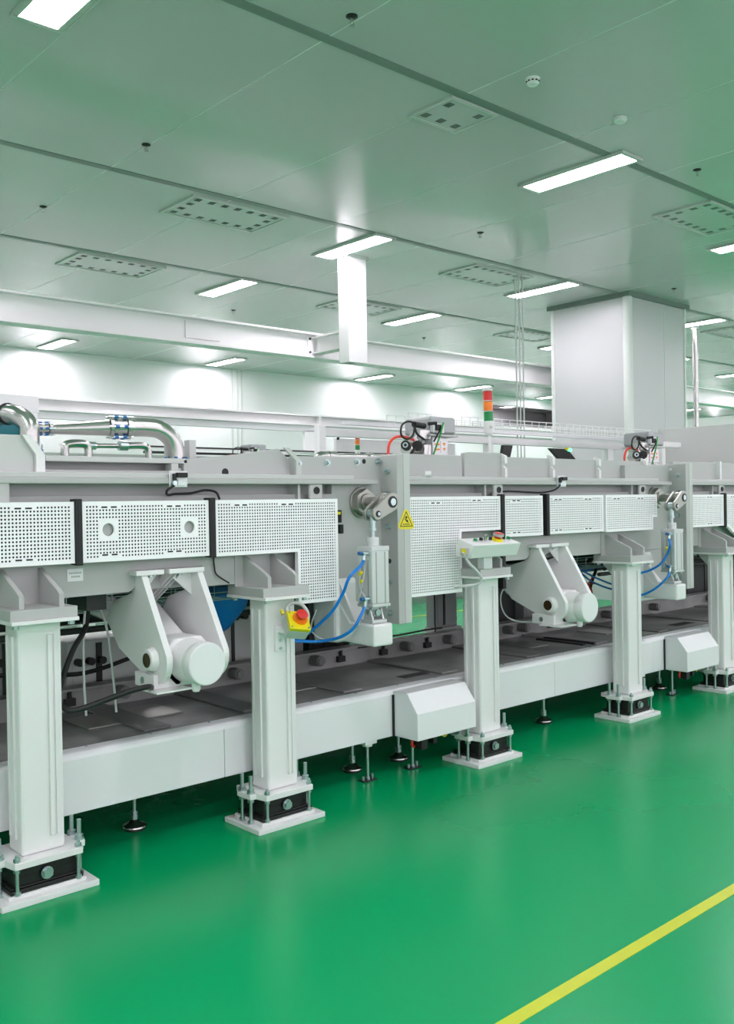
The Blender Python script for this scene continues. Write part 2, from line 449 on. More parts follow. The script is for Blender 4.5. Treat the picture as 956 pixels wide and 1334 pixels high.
for i, (x, y) in enumerate(((10.58, 8.53), (10.62, 8.50), (10.66, 8.47))):
    o = MB().cyl((x, y, 2.2), (x, y, CEIL), .011, n=10).build('conduit_pipe', 'greyl')
    tag(o, ('left', 'middle', 'right')[i]+' of the three thin conduit rods dropping from the ceiling left of the pillar', 'conduit')
t = thing('drop_pipe', 'polished steel pipe dropping from the ceiling right of the pillar', 'pipe', (16.46, 8.99, 0))
MB().cyl((16.46, 8.99, 2.0), (16.46, 8.99, CEIL-.05), .05).build('pipe', 'steel', t)
MB().cyl((16.46, 8.99, CEIL-.05), (16.46, 8.99, CEIL), .075).build('collar', 'white', t)

# ------------------------------------------------------------------ machine deck and skirt
t = thing('machine_deck', 'long low dark steel drip deck with white skirt running under the whole machine', 'machine base', (4, 4.5, .23))
XA, XB = -1.5, 16
boxo('deck_plate', 'deck', t, XA, XB, 4.09, 5.6, .44, .485)
joints = [-1.5, .2, 2.60, 3.755, 5.33, 6.60, 8.5, 10.5, 13, 16]
for a, b_ in zip(joints, joints[1:]):
    boxo('skirt_panel', 'white2', t, a+.0015, b_-.0015, 4.0, 4.02, .235, .478, bev=.002)
m = MB(); m.prism([(4.0, .478), (4.004, .492), (4.016, .503), (4.03, .507), (4.093, .507), (4.093, .478)], 'x', XA, XB)
m.build('rolled_lip', 'white2', t)
m = MB()
x = XA+.1
while x < XB: m.cyl((x, 4.075, .507), (x, 4.075, .510), .007, n=8); x += .33
m.build('lip_rivet', 'zinc', t)
# deck ribs (along y), raised
for x in (-.3, .75, 1.45, 2.34, 2.93, 3.64, 4.48, 5.35, 6.2, 7.1, 8.0, 9.0, 10.2, 11.6, 13):
    m = MB(); m.box(x-.075, x+.075, 4.2, 4.93, .485, .500); m.build('cross_rib', 'deckd' if int(x*10) % 2 else 'deck', t, bev=.006)
m = MB(); m.box(XA, XB, 4.93, 4.96, .485, .60); m.box(XA, XB, 4.91, 5.02, .595, .612); m.build('back_rail', 'deck', t, bev=.003)
for x in (1.1, 2.5, 3.27, 3.915, 4.758, 5.21, 5.914, 6.10, 7.3, 8.1, 9.2):
    m = MB(); m.cyl((x, 4.93, .56), (x, 4.84, .56), .036); m.cyl((x, 4.84, .56), (x, 4.83, .56), .028); m.build('rail_roller', 'deckd', t, bev=.003)
m = MB()
for x in (2.2, 2.75, 3.7, 4.15, 4.55, 5.0, 5.6, 6.5, 7.0): m.box(x-.03, x+.03, 4.9, 4.93, .52, .56); m.cyl((x, 4.915, .52), (x, 4.915, .60), .012, n=8)
m.build('stop_screw', 'blackm', t)
m = MB(); m.box(4.16, 4.38, 4.29, 4.37, .4855, .487); m.box(6.02, 6.06, 4.25, 4.7, .4855, .5); m.box(6.12, 6.16, 4.22, 4.7, .4855, .5); m.box(7.5, 7.8, 4.3, 4.4, .4855, .487)
m.build('drain_slot', 'black', t)
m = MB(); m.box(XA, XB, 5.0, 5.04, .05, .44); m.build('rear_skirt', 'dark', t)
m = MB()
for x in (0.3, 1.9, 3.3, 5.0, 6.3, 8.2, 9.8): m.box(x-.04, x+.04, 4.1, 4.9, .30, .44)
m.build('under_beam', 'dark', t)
m = MB()
for x in (2.2, 2.52, 3.45, 5.75, 6.75): m.box(x-.11, x+.11, 4.45, 4.75, .486, .494)
m.build('wear_plate', 'cast', t, bev=.002)

# guard boxes on the skirt
def guard_box(x0, label):
    t = thing('junction_cover', label, 'cover box', (x0, 3.8, .23), 'angled white cover boxes on the skirt')
    prof = [(4.0, .235), (3.8, .235), (3.8, .39), (3.885, .50), (4.0, .50)]
    MB().prism(prof, 'x', x0, x0+.50).build('cover', 'white2', t, bev=.004)
    boxo('gasket', 'black', t, x0-.012, x0, 3.99, 4.0, .235, .478)
    m = MB()
    m.tube([(x0+.06, 3.9, .24), (x0+.05, 3.9, .19), (x0+.09, 3.92, .17)], .008, n=8); m.build('cable_stub', 'redh', t)
    m = MB(); m.tube([(x0+.3, 3.9, .24), (x0+.31, 3.9, .2), (x0+.36, 3.92, .19), (x0+.4, 3.92, .24)], .006, n=8); m.build('cable_loop', 'yellow', t)
    m = MB(); m.box(x0+.09, x0+.14, 3.86, 3.93, .16, .235); m.box(x0+.2, x0+.23, 3.87, 3.92, .175, .235); m.build('plug', 'black', t)
    return t
guard_box(3.775, 'angled white cover box on the skirt left of the control panel post')
guard_box(6.77, 'angled white cover box on the skirt near the right picture edge')

# levelling feet
def make_foot():
    t = thing('levelling_foot', '', 'machine foot', (0, 0, 0), 'round levelling feet under the skirt')
    MB().cyl((0, 0, .05), (0, 0, .44), .011, n=12).build('spindle', 'zinc', t)
    m = MB(); m.hexn((0, 0, .052), (0, 0, .075), .02); m.hexn((0, 0, .08), (0, 0, .092), .02); m.build('nut', 'zinc', t)
    MB().lathe([(.058, .012), (.06, .016), (.058, .022), (.03, .036), (.018, .052), (.01, .055)], (0, 0, 0), (0, 0, 1)).build('pad', 'steel', t)
    MB().lathe([(.052, 0), (.056, .004), (.054, .012)], (0, 0, 0), (0, 0, 1)).build('rubber_sole', 'black', t)
    return t
f0 = make_foot(); f0.location = (2.23, 4.255, 0); f0['label'] = 'round levelling foot on the floor between the two leftmost posts'
for x, y, lb in ((3.663, 4.248, 'levelling foot left of the floor anchor under the skirt joint'), (4.023, 4.224, 'levelling foot under the left angled cover box'),
              (5.445, 4.19, 'levelling foot between the control panel post and the next post'), (7.08, 4.236, 'levelling foot under the right angled cover box'),
              (1.0, 4.25, 'levelling foot beyond the left picture edge')):
    dup(f0, (x, y, 0), lb)
def make_anchor():
    t = thing('floor_anchor', '', 'anchor', (0, 0, 0), 'slim floor anchors in front of the skirt')
    m = MB(); m.box(-.05, .05, -.03, .03, 0, .008); m.build('foot_plate', 'blackm', t, bev=.002)
    MB().cyl((0, 0, .008), (0, 0, .235), .009, n=12).build('rod', 'zinc', t)
    m = MB(); m.cyl((.035, 0, .008), (.035, 0, .035), .008, n=8); m.cyl((-.035, 0, .008), (-.035, 0, .03), .008, n=8); m.hexn((0, 0, .008), (0, 0, .022), .015); m.build('bolt', 'zinc', t)
    m = MB(); m.box(-.045, .045, -.035, .035, .215, .235); m.cyl((0, 0, .2), (0, 0, .215), .03); m.build('head', 'white', t, bev=.003)
    return t
a0 = make_anchor(); a0.location = (3.6, 4.04, 0); a0['label'] = 'slim bolted floor anchor left of the left angled cover box'
for x, lb in ((3.965, 'slim floor anchor under the left angled cover box'), (6.95, 'slim floor anchor under the right angled cover box'), (6.45, 'slim floor anchor just right of the fourth post')):
    dup(a0, (x, 4.04, 0), lb)

# ------------------------------------------------------------------ support posts
def make_post():
    t = thing('support_post', '', 'support post', (0, 3.88, 0), 'white steel support posts along the machine front')
    Y = 3.88
    boxo('base_plate', 'white', t, -.2075, .2075, Y-.15, Y+.15, 0, .026, bev=.003)
    boxo('shim_plate', 'white', t, -.165, .165, Y-.118, Y+.12, .026, .042, bev=.002)
    m = MB(); m.box(-.155, .155, Y-.11, Y+.11, .042, .06); m.box(-.135, .135, Y-.09, Y+.09, .06, .145); m.box(-.15, .15, Y-.1, Y+.1, .06, .068); m.build('damper_block', 'blackm', t, bev=.003)
    m = MB(); m.box(-.115, -.035, Y-.0925, Y-.09, .095, .105); m.box(.04, .12, Y-.0925, Y-.09, .095, .105); m.build('adjuster_slot', 'black', t)
    m = MB(); m.hexn((0, Y-.12, .098), (0, Y-.105, .098), .021); m.cyl((0, Y-.105, .098), (0, Y-.101, .098), .026); m.cyl((0, Y-.101, .098), (0, Y-.09, .098), .012); m.build('adjuster_bolt', 'zinc', t)
    pl_ = [(-.145, -.132), (.145, -.132), (.158, -.06), (.19, -.055), (.19, .06), (.158, .065), (.145, .132), (-.145, .132), (-.158, .065), (-.19, .06), (-.19, -.055), (-.158, -.06)]
    MB().prism([(x, Y+y) for x, y in pl_], 'z', .148, .176).build('upper_plate', 'white', t, bev=.003)
    m = MB(); m.box(-.093, .093, Y-.075, Y+.065, .176, 1.135)
    m.build('column', 'white', t, bev=.012)
    m = MB()
    m.prism([(-.0-.052, Y-.0755), (-.044, Y-.083), (-.030, Y-.083), (-.022, Y-.0755)], 'z', .255, 1.085) if False else None
    m.box(.028, .046, Y-.087, Y-.074, .24, 1.08)
    m.box(.056, .066, Y-.081, Y-.074, .24, 1.08)
    m.box(-.103, -.092, Y-.032, Y-.012, .24, 1.08)
    m.box(-.100, -.092, Y+.03, Y+.042, .24, 1.08)
    m.box(.092, .099, Y-.030, Y-.012, .24, 1.08)
    m.build('guide_strip', 'white', t, bev=.002)
    for sx in (-.172, .172):
        for sy in (-.035, .04):
            m = MB(); m.cyl((sx, Y+sy, .026), (sx, Y+sy, .262), .0095, n=12); rod = m.build('threaded_rod', 'zinc', t)
            m = MB(); m.hexn((sx, Y+sy, .027), (sx, Y+sy, .04), .018); m.hexn((sx, Y+sy, .132), (sx, Y+sy, .147), .018)
            m.cyl((sx, Y+sy, .176), (sx, Y+sy, .18), .021, n=16); m.hexn((sx, Y+sy, .18), (sx, Y+sy, .197), .018)
            m.build('nut', 'zinc', rod)
    for sx in (-.13, .13):
        m = MB(); m.cyl((sx, Y-.115, .042), (sx, Y-.115, .205), .0075, n=12); rod = m.build('jacking_screw', 'zinc', t)
        m = MB(); m.hexn((sx, Y-.115, .042), (sx, Y-.115, .056), .014); m.hexn((sx, Y-.115, .134), (sx, Y-.115, .147), .014); m.hexn((sx, Y-.115, .177), (sx, Y-.115, .192), .014)
        m.build('nut', 'zinc', rod)
    boxo('cap_plate', 'white', t, -.145, .14, Y-.15, Y+.19, 1.134, 1.150, bev=.002)
    MB().prism([(Y+.064, 1.134), (Y+.185, 1.134), (Y+.185, 1.118), (Y+.064, .99)], 'x', -.012, .012).build('cap_gusset', 'white', t)
    m = MB()
    for sx in (-.12, .115):
        m.hexn((sx, Y-.125, 1.118), (sx, Y-.125, 1.134), .014)
        m.hexn((sx, Y+.15, 1.118), (sx, Y+.15, 1.134), .014)
    m.build('cap_bolt', 'zinc', t)
    return t
POSTS = [1.58, 2.82, 4.42, 6.045, 7.46]
post = make_post(); post.location = (POSTS[0], 3.88, 0); post['label'] = 'nearest white support post, at the left picture edge'
for x, lb in zip(POSTS[1:], ('second white support post, carrying the yellow emergency stop box', 'third white support post, under the push button control panel',
                             'fourth white support post, right of the far tilting motor', 'white support post at the right picture edge')):
    dup(post, (x, 3.88, 0), lb)

# ------------------------------------------------------------------ chamber modules
def bolt_front(m, x, z, y, r=.014):
    m.cyl((x, y, z), (x, y-.004, z), r*1.5, n=16); m.hexn((x, y-.004, z), (x, y-.018, z), r); m.cyl((x, y-.018, z), (x, y-.026, z), r*.55, n=10)
def bracket(t, c):
    m = MB(); m.box(c-.145, c+.14, 3.745, 4.06, 1.150, 1.194); m.build('bracket_base', 'grey', t, bev=.003)
    for gx in (c-.085, c+.085):
        MB().prism([(4.03, 1.19), (3.775, 1.19), (3.775, 1.245), (3.80, 1.262), (4.03, 1.365)], 'x', gx-.011, gx+.011).build('bracket_gusset', 'grey', t, bev=.002)
    boxo('bracket_back', 'grey', t, c-.145, c+.14, 3.99, 4.05, 1.19, 1.38)
def module(x0, x1, label, beam_poly, brackets, lugs, ledge1, posts_rim=None):
    t = thing('vacuum_chamber', label, 'machine module', (x0, 4.7, 1.2))
    boxo('chamber_body', 'grey', t, x0+.02, x1-.15, 4.06, 5.30, 1.205, 1.78, bev=.01)
    m = MB(); m.prism(beam_poly, 'y', 3.995, 4.06); m.build('front_beam', 'grey', t, bev=.003)
    # ledge
    m = MB(); m.box(x0, ledge1, 3.93, 4.07, 1.712, 1.738); m.build('ledge_flange', 'grey', t, bev=.004)
    m = MB(); m.box(x0, ledge1-.17, 3.945, 4.07, 1.738, 1.762); m.build('ledge_step', 'greyl', t, bev=.004)
    for lx in lugs:
        m = MB(); m.box(lx-.045, lx+.045, 3.935, 3.958, 1.63, 1.713); m.build('lifting_lug', 'grey', t, bev=.008)
        m = MB(); m.ring((lx, 3.9345, 1.678), (lx, 3.93, 1.678), .02, .016, 24); m.cyl((lx, 3.934, 1.678), (lx, 3.933, 1.678), .016, n=20); m.build('lug_hole', 'black', t)
    for rx in [l-.09 for l in lugs]:
        boxo('stiffener_rib', 'greyl', t, rx-.008, rx+.008, 3.97, 4.06, 1.63, 1.713)
    for c in brackets: bracket(t, c)
    return t
def end_assembly(t, xf, xl, zb=.93):
    # big plate, flange pair and bolts at the right end of a module; xf = front flange left face
    m = MB(); m.prism([(xl, zb+.28), (xl+.12, zb), (xf+.01, zb), (xf+.01, 1.87), (xl-.255, 1.865), (xl-.255, 1.76), (xl, 1.76)], 'y', 4.0, 4.05); m.build('end_plate', 'grey', t, bev=.003)
    m = MB(); m.box(xf, xf+.05, 3.86, 4.1, zb-.02, 1.88); m.build('joint_flange', 'grey', t, bev=.003)
    m = MB(); m.box(xf+.052, xf+.105, 3.86, 4.1, zb-.02, 1.885); m.build('joint_flange', 'greyl', t, bev=.003)
    m = MB()
    for z in (1.79, 1.655, 1.47, 1.15, .97):
        m.cyl((xf, 3.93, z), (xf-.004, 3.93, z), .018, n=16); m.hexn((xf-.004, 3.93, z), (xf-.02, 3.93, z), .017); m.cyl((xf-.02, 3.93, z), (xf-.034, 3.93, z), .008, n=10)
    m.build('flange_bolt', 'zinc', t)
    m = MB(); m.cyl((xf-.001, 3.93, 1.27), (xf-.002, 3.93, 1.27), .014, n=16); m.build('bolt_hole', 'black', t)

# module 1
bp1 = [(.2, 1.21), (.9, 1.21), (1.05, 1.15), (1.8, 1.15), (1.8, 1.208), (2.09, 1.208), (2.135, 1.235), (2.14, 1.31), (2.49, 1.31), (2.49, 1.205), (3.3, 1.205), (3.3, 1.72), (.2, 1.72)]
bp1 = [(.2, 1.19), (2.09, 1.208), (2.13, 1.235), (2.135, 1.308), (2.485, 1.308), (2.49, 1.205), (3.35, 1.205), (3.35, 1.66), (.2, 1.66)]
ch1 = module(.2, 3.80, 'left grey vacuum chamber module, nearest the camera, with pipes on top', bp1, [1.58, 2.82], [3.17], 3.62)
end_assembly(ch1, 3.70, 3.33)
boxo('ledge_end_block', 'grey', ch1, 1.30, 1.515, 3.935, 4.05, 1.62, 1.715)
m = MB(); m.prism([(.2, 1.76), (1.66, 1.76), (1.66, 1.84), (1.60, 1.925), (.2, 1.92)], 'y', 4.02, 4.055); m.build('rim_plate', 'greyl', ch1, bev=.003)
m = MB(); m.prism([(1.66, 1.765), (1.70, 1.765), (1.70, 1.84), (1.64, 1.925), (1.60, 1.925), (1.66, 1.84)], 'y', 4.0, 4.055); m.build('rim_edge', 'white', ch1)
m = MB(); m.box(1.72, 2.44, 4.04, 4.3, 1.815, 1.84); m.box(2.35, 2.39, 4.04, 4.1, 1.76, 1.815); m.build('top_flange', 'greyl', ch1, bev=.003)
m = MB(); m.box(1.72, 2.40, 4.15, 4.18, 1.76, 1.815); m.build('flange_riser', 'grey', ch1)
m = MB(); m.prism([(2.42, 1.76), (3.08, 1.76), (3.08, 1.84), (3.0, 1.905), (2.75, 1.87), (2.42, 1.835)], 'y', 4.04, 4.07); m.build('rim_plate', 'grey', ch1, bev=.003)
m = MB(); m.prism([(3.075, 1.765), (3.11, 1.765), (3.11, 1.84), (3.03, 1.907), (2.995, 1.907), (3.075, 1.84)], 'y', 3.985, 3.998); m.build('rim_edge', 'greyl', ch1)
m = MB()
for x, z in ((3.10, 1.825), (3.30, 1.832), (3.52, 1.84), (3.68, 1.845)): bolt_front(m, x, z, 4.0, .013)
m.build('plate_bolt', 'zinc', ch1)
boxo('end_filler', 'grey', ch1, 3.0, 3.2, 4.05, 4.09, 1.76, 1.855)
m = MB(); m.cyl((3.575, 4.0, 1.845), (3.575, 3.999, 1.845), .014); m.cyl((2.66, 4.04, 1.775), (2.66, 4.039, 1.775), .02); m.build('plate_hole', 'black', ch1)
boxo('top_cover', 'greyl', ch1, .3, 3.8, 4.35, 5.25, 1.78, 1.80)
m = MB(); m.box(1.45, 1.75, 4.33, 4.36, 1.78, 1.86); m.box(2.46, 2.52, 4.25, 4.3, 1.8, 1.93); m.box(2.58, 2.62, 4.25, 4.3, 1.8, 1.95); m.build('stop_block', 'greyl', ch1)
# module 2
bp2 = [(3.81, 1.205), (5.02, 1.208), (5.06, 1.235), (5.065, 1.308), (5.42, 1.308), (5.42, 1.205), (6.75, 1.205), (6.75, 1.66), (3.81, 1.66)]
ch2 = module(3.81, 6.98, 'middle grey vacuum chamber module right of the warning triangle', bp2, [4.42, 6.045], [4.86-.18, 6.38], 6.80)
end_assembly(ch2, 6.89, 6.5, .9)
for a, b_, z in ((3.81, 4.45, 1.90), (4.47, 4.84, 1.925), (4.86, 5.36, 1.90), (5.38, 5.92, 1.90), (5.94, 6.56, 1.9), (6.58, 6.88, 1.88)):
    m = MB(); m.prism([(a, 1.765), (b_, 1.765), (b_, z), (a+.06, z), (a, z-.01)], 'y', 4.04, 4.07); m.build('rim_plate', 'grey', ch2, bev=.003)
for x in (4.85, 5.37, 5.93, 6.57):
    m = MB(); m.prism([(4.06, 1.765), (4.01, 1.765), (4.01, 1.82), (4.03, 1.84), (4.01, 1.855), (4.01, 1.905), (4.06, 1.925)], 'x', x-.012, x+.012); m.build('rim_rib', 'white', ch2)
m = MB(); m.cyl((6.70, 4.04, 1.845), (6.70, 4.039, 1.845), .022); m.build('plate_hole', 'black', ch2)
m = MB(); bolt_front(m, 6.9, 1.84, 4.0, .013); m.cyl((4.02, 3.95, 1.775), (4.05, 3.93, 1.775), .018, n=12); m.build('plate_bolt', 'white', ch2)
boxo('top_cover', 'greyl', ch2, 3.95, 7.0, 4.35, 5.25, 1.78, 1.80)
# module 3
bp3 = [(7.0, 1.205), (12, 1.205), (12, 1.66), (7.0, 1.66)]
ch3 = module(7.0, 12, 'right grey vacuum chamber module at the picture edge with a tall tank wall', bp3, [7.46, 9.2], [7.62, 9.6], 10.2)
for a, b_ in ((7.01, 7.72), (7.74, 8.3), (8.32, 9.4)):
    boxo('rim_plate', 'grey', ch3, a, b_, 4.04, 4.07, 1.765, 1.91, bev=.003)
m = MB(); m.box(7.72, 7.745, 4.0, 4.06, 1.765, 1.92); m.box(8.3, 8.325, 4.0, 4.06, 1.765, 1.92); m.build('rim_rib', 'white', ch3)
boxo('tank_wall', 'greyl', ch3, 8.6, 12, 4.18, 5.12, 1.78, 2.31, bev=.004)

# underside of the chambers (dark frames, trays, pumps)
def make_wire_tray(x0, x1, y0, y1, z0, z1, name, label, dx=.1, r=.003, top=True):
    m = MB()
    for y in (y0, y1):
        for z in ([z0, (z0+z1)/2, z1]): m.cyl((x0, y, z), (x1, y, z), r, n=6)
    for q in range(1, 4): y = y0+(y1-y0)*q/4; m.cyl((x0, y, z0), (x1, y, z0), r, n=6)
    x = x0
    while x <= x1+1e-6:
        m.tube([(x, y0, z1), (x, y0, z0), (x, y1, z0), (x, y1, z1)], r, n=6, sub=1); x += dx
    return tag(m.build(name, 'zinc' if r < .0035 else 'white'), label, 'cable tray')
make_wire_tray(.5, 2.9, 4.35, 4.6, 1.09, 1.17, 'cable_tray', 'wire cable tray under the left chamber behind the near motor bracket', .12)
make_wire_tray(4.9, 6.6, 4.35, 4.6, 1.06, 1.15, 'cable_tray', 'wire cable tray under the middle chamber behind the far tilting motor', .12)
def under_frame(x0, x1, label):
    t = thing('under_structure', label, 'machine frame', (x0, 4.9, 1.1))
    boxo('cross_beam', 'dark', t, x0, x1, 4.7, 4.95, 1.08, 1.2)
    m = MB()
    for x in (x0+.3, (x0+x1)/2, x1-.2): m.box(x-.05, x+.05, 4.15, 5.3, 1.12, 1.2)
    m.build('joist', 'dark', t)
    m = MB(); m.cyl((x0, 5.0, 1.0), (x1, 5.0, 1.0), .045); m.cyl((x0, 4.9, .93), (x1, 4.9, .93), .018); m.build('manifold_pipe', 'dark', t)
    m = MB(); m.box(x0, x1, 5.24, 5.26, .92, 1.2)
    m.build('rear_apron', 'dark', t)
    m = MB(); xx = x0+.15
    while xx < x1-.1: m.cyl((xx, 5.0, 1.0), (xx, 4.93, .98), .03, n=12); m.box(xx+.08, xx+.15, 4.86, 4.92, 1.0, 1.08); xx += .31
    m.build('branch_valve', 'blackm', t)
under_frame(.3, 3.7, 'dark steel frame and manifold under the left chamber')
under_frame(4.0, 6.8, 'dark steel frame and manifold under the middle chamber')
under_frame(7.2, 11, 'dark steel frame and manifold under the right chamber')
def pump(x, y, w_, d, z0, z1, label, m_='cab', cyl=True):
    t = thing('drive_cabinet', label, 'machine cabinet', (x, y, z0))
    boxo('housing', m_, t, x, x+w_, y, y+d, z0, z1, bev=.008)
    boxo('plinth', 'greyl', t, x-.02, x+w_+.02, y-.03, y+d, z0-.04, z0, bev=.003)
    m = MB(); m.box(x+.03, x+w_-.03, y-.004, y, z0+.04, z1-.05); m.build('door_panel', m_, t, bev=.002)
    if cyl:
        m = MB()
        for q in range(3): m.cyl((x+.06+q*.07, y-.05, z1-.12), (x+.06+q*.07, y, z1-.12), .022, n=14)
        m.build('gland', 'black', t)
    m = MB(); m.box(x+w_*.35, x+w_*.42, y-.012, y-.004, z0+.02, z1-.02); m.build('cable_duct', 'blackm', t)
    return t
pump(1.75, 5.08, .42, .3, .53, .90, 'grey drive cabinet under the left chamber left of the near motor bracket')
pump(2.28, 5.12, .5, .3, .53, .84, 'pale cabinet with black glands seen behind the hanging black hose', 'greyl')
pump(3.3, 5.15, .32, .3, .53, 1.0, 'pale cabinet seen just right of the second post', 'greyl')
pump(3.72, 5.2, .33, .25, .53, 1.0, 'grey cabinet behind the white cylinder arm of the left chamber', 'cab')
pump(4.10, 5.2, .38, .25, .53, 1.05, 'black cabinet seen between the emergency stop box and the white cylinder arm', 'blackm', False)
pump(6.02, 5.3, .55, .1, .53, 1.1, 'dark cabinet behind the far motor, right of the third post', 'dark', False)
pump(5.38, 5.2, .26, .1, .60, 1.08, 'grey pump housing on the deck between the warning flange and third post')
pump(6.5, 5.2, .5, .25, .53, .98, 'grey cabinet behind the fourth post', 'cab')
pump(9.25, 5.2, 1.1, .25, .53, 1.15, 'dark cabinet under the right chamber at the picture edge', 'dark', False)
# valve on pump housing
t = thing('air_valve', 'small black and grey air valve under the perforated guard right of the big flange', 'valve', (5.15, 5.02, .97))
boxo('body', 'alu', t, 5.13, 5.2, 4.98, 5.04, .93, 1.02, bev=.004)
m = MB(); m.cyl((5.08, 5.01, .99), (5.13, 5.01, .99), .03, n=16); m.cyl((5.2, 5.01, .975), (5.28, 5.01, .975), .028, n=16); m.build('knob', 'black', t)
m = MB(); m.tube([(5.17, 5.0, .93), (5.17, 5.0, .7), (5.15, 5.0, .6), (4.9, 5.0, .58), (4.3, 4.9, .6)], .006, n=8); m.build('tube', 'black', t)
# blue drum behind post 2
t = thing('blue_drum', 'blue conical hopper under the left chamber beside the second post', 'hopper', (3.05, 4.72, 1.0))
MB().lathe([(.02, .86), (.05, .88), (.15, 1.0), (.17, 1.07), (.17, 1.09)], (3.06, 4.72, 0), (0, 0, 1)).build('cone', 'bluec', t)
MB().cyl((3.06, 4.72, 1.09), (3.06, 4.72, 1.14), .18).build('rim', 'bluep', t)
def shift(m, dx):
    m.v = [(v[0]+dx, v[1], v[2]) for v in m.v]
# blue cable bundles
m = MB()
for q in range(3): m.tube([(5.62, 4.5, 1.05+q*.012), (5.82, 4.55, 1.02+q*.01), (6.1, 4.6, 1.04), (6.5, 4.6, 1.05-q*.02)], .007, n=8)
m.tube([(5.66, 4.5, 1.04), (5.9, 4.5, .95), (6.15, 4.45, .87), (6.4, 4.4, .84)], .008, n=8)
m.tube([(5.66, 4.52, 1.03), (5.9, 4.55, .92), (6.15, 4.5, .84), (6.4, 4.45, .83)], .008, n=8)
shift(m, .70); tag(m.build('blue_tubing', 'blue'), 'blue air tubes looping under the middle chamber left of the fourth post', 'tubing')
m = MB()
for q in range(5): a = q*1.25; m.tube([(6.05, 4.6, .9), (6.05+.09*math.cos(a), 4.58, .9+.05*math.sin(a)), (6.05+.17*math.cos(a), 4.6, .88+.09*math.sin(a))], .006, n=6)
shift(m, .55); tag(m.build('red_tubing', 'redh'), 'tangle of small red tubes under the middle chamber left of the fourth post', 'tubing')
m = MB(); m.tube([(6.28, 4.62, 1.1), (6.15, 4.6, .98), (6.08, 4.6, .85), (6.06, 4.6, .66)], .014, n=8); m.tube([(6.18, 4.66, 1.1), (5.98, 4.65, 1.0), (5.84, 4.65, .85), (5.82, 4.65, .66)], .014, n=8)
shift(m, .55); tag(m.build('black_hose', 'black'), 'two black corrugated hoses hanging left of the fourth post', 'hose')
m = MB(); m.tube([(5.62, 4.98, 1.08), (5.60, 4.97, .95), (5.63, 4.97, .8), (5.62, 4.97, .6)], .012, n=8); m.tube([(5.7, 4.98, 1.08), (5.64, 4.97, .98), (5.6, 4.97, .8)], .007, n=8)
tag(m.build('blue_tubing', 'bluec'), 'blue tube running down beside the grey pump housing left of the third post', 'tubing')

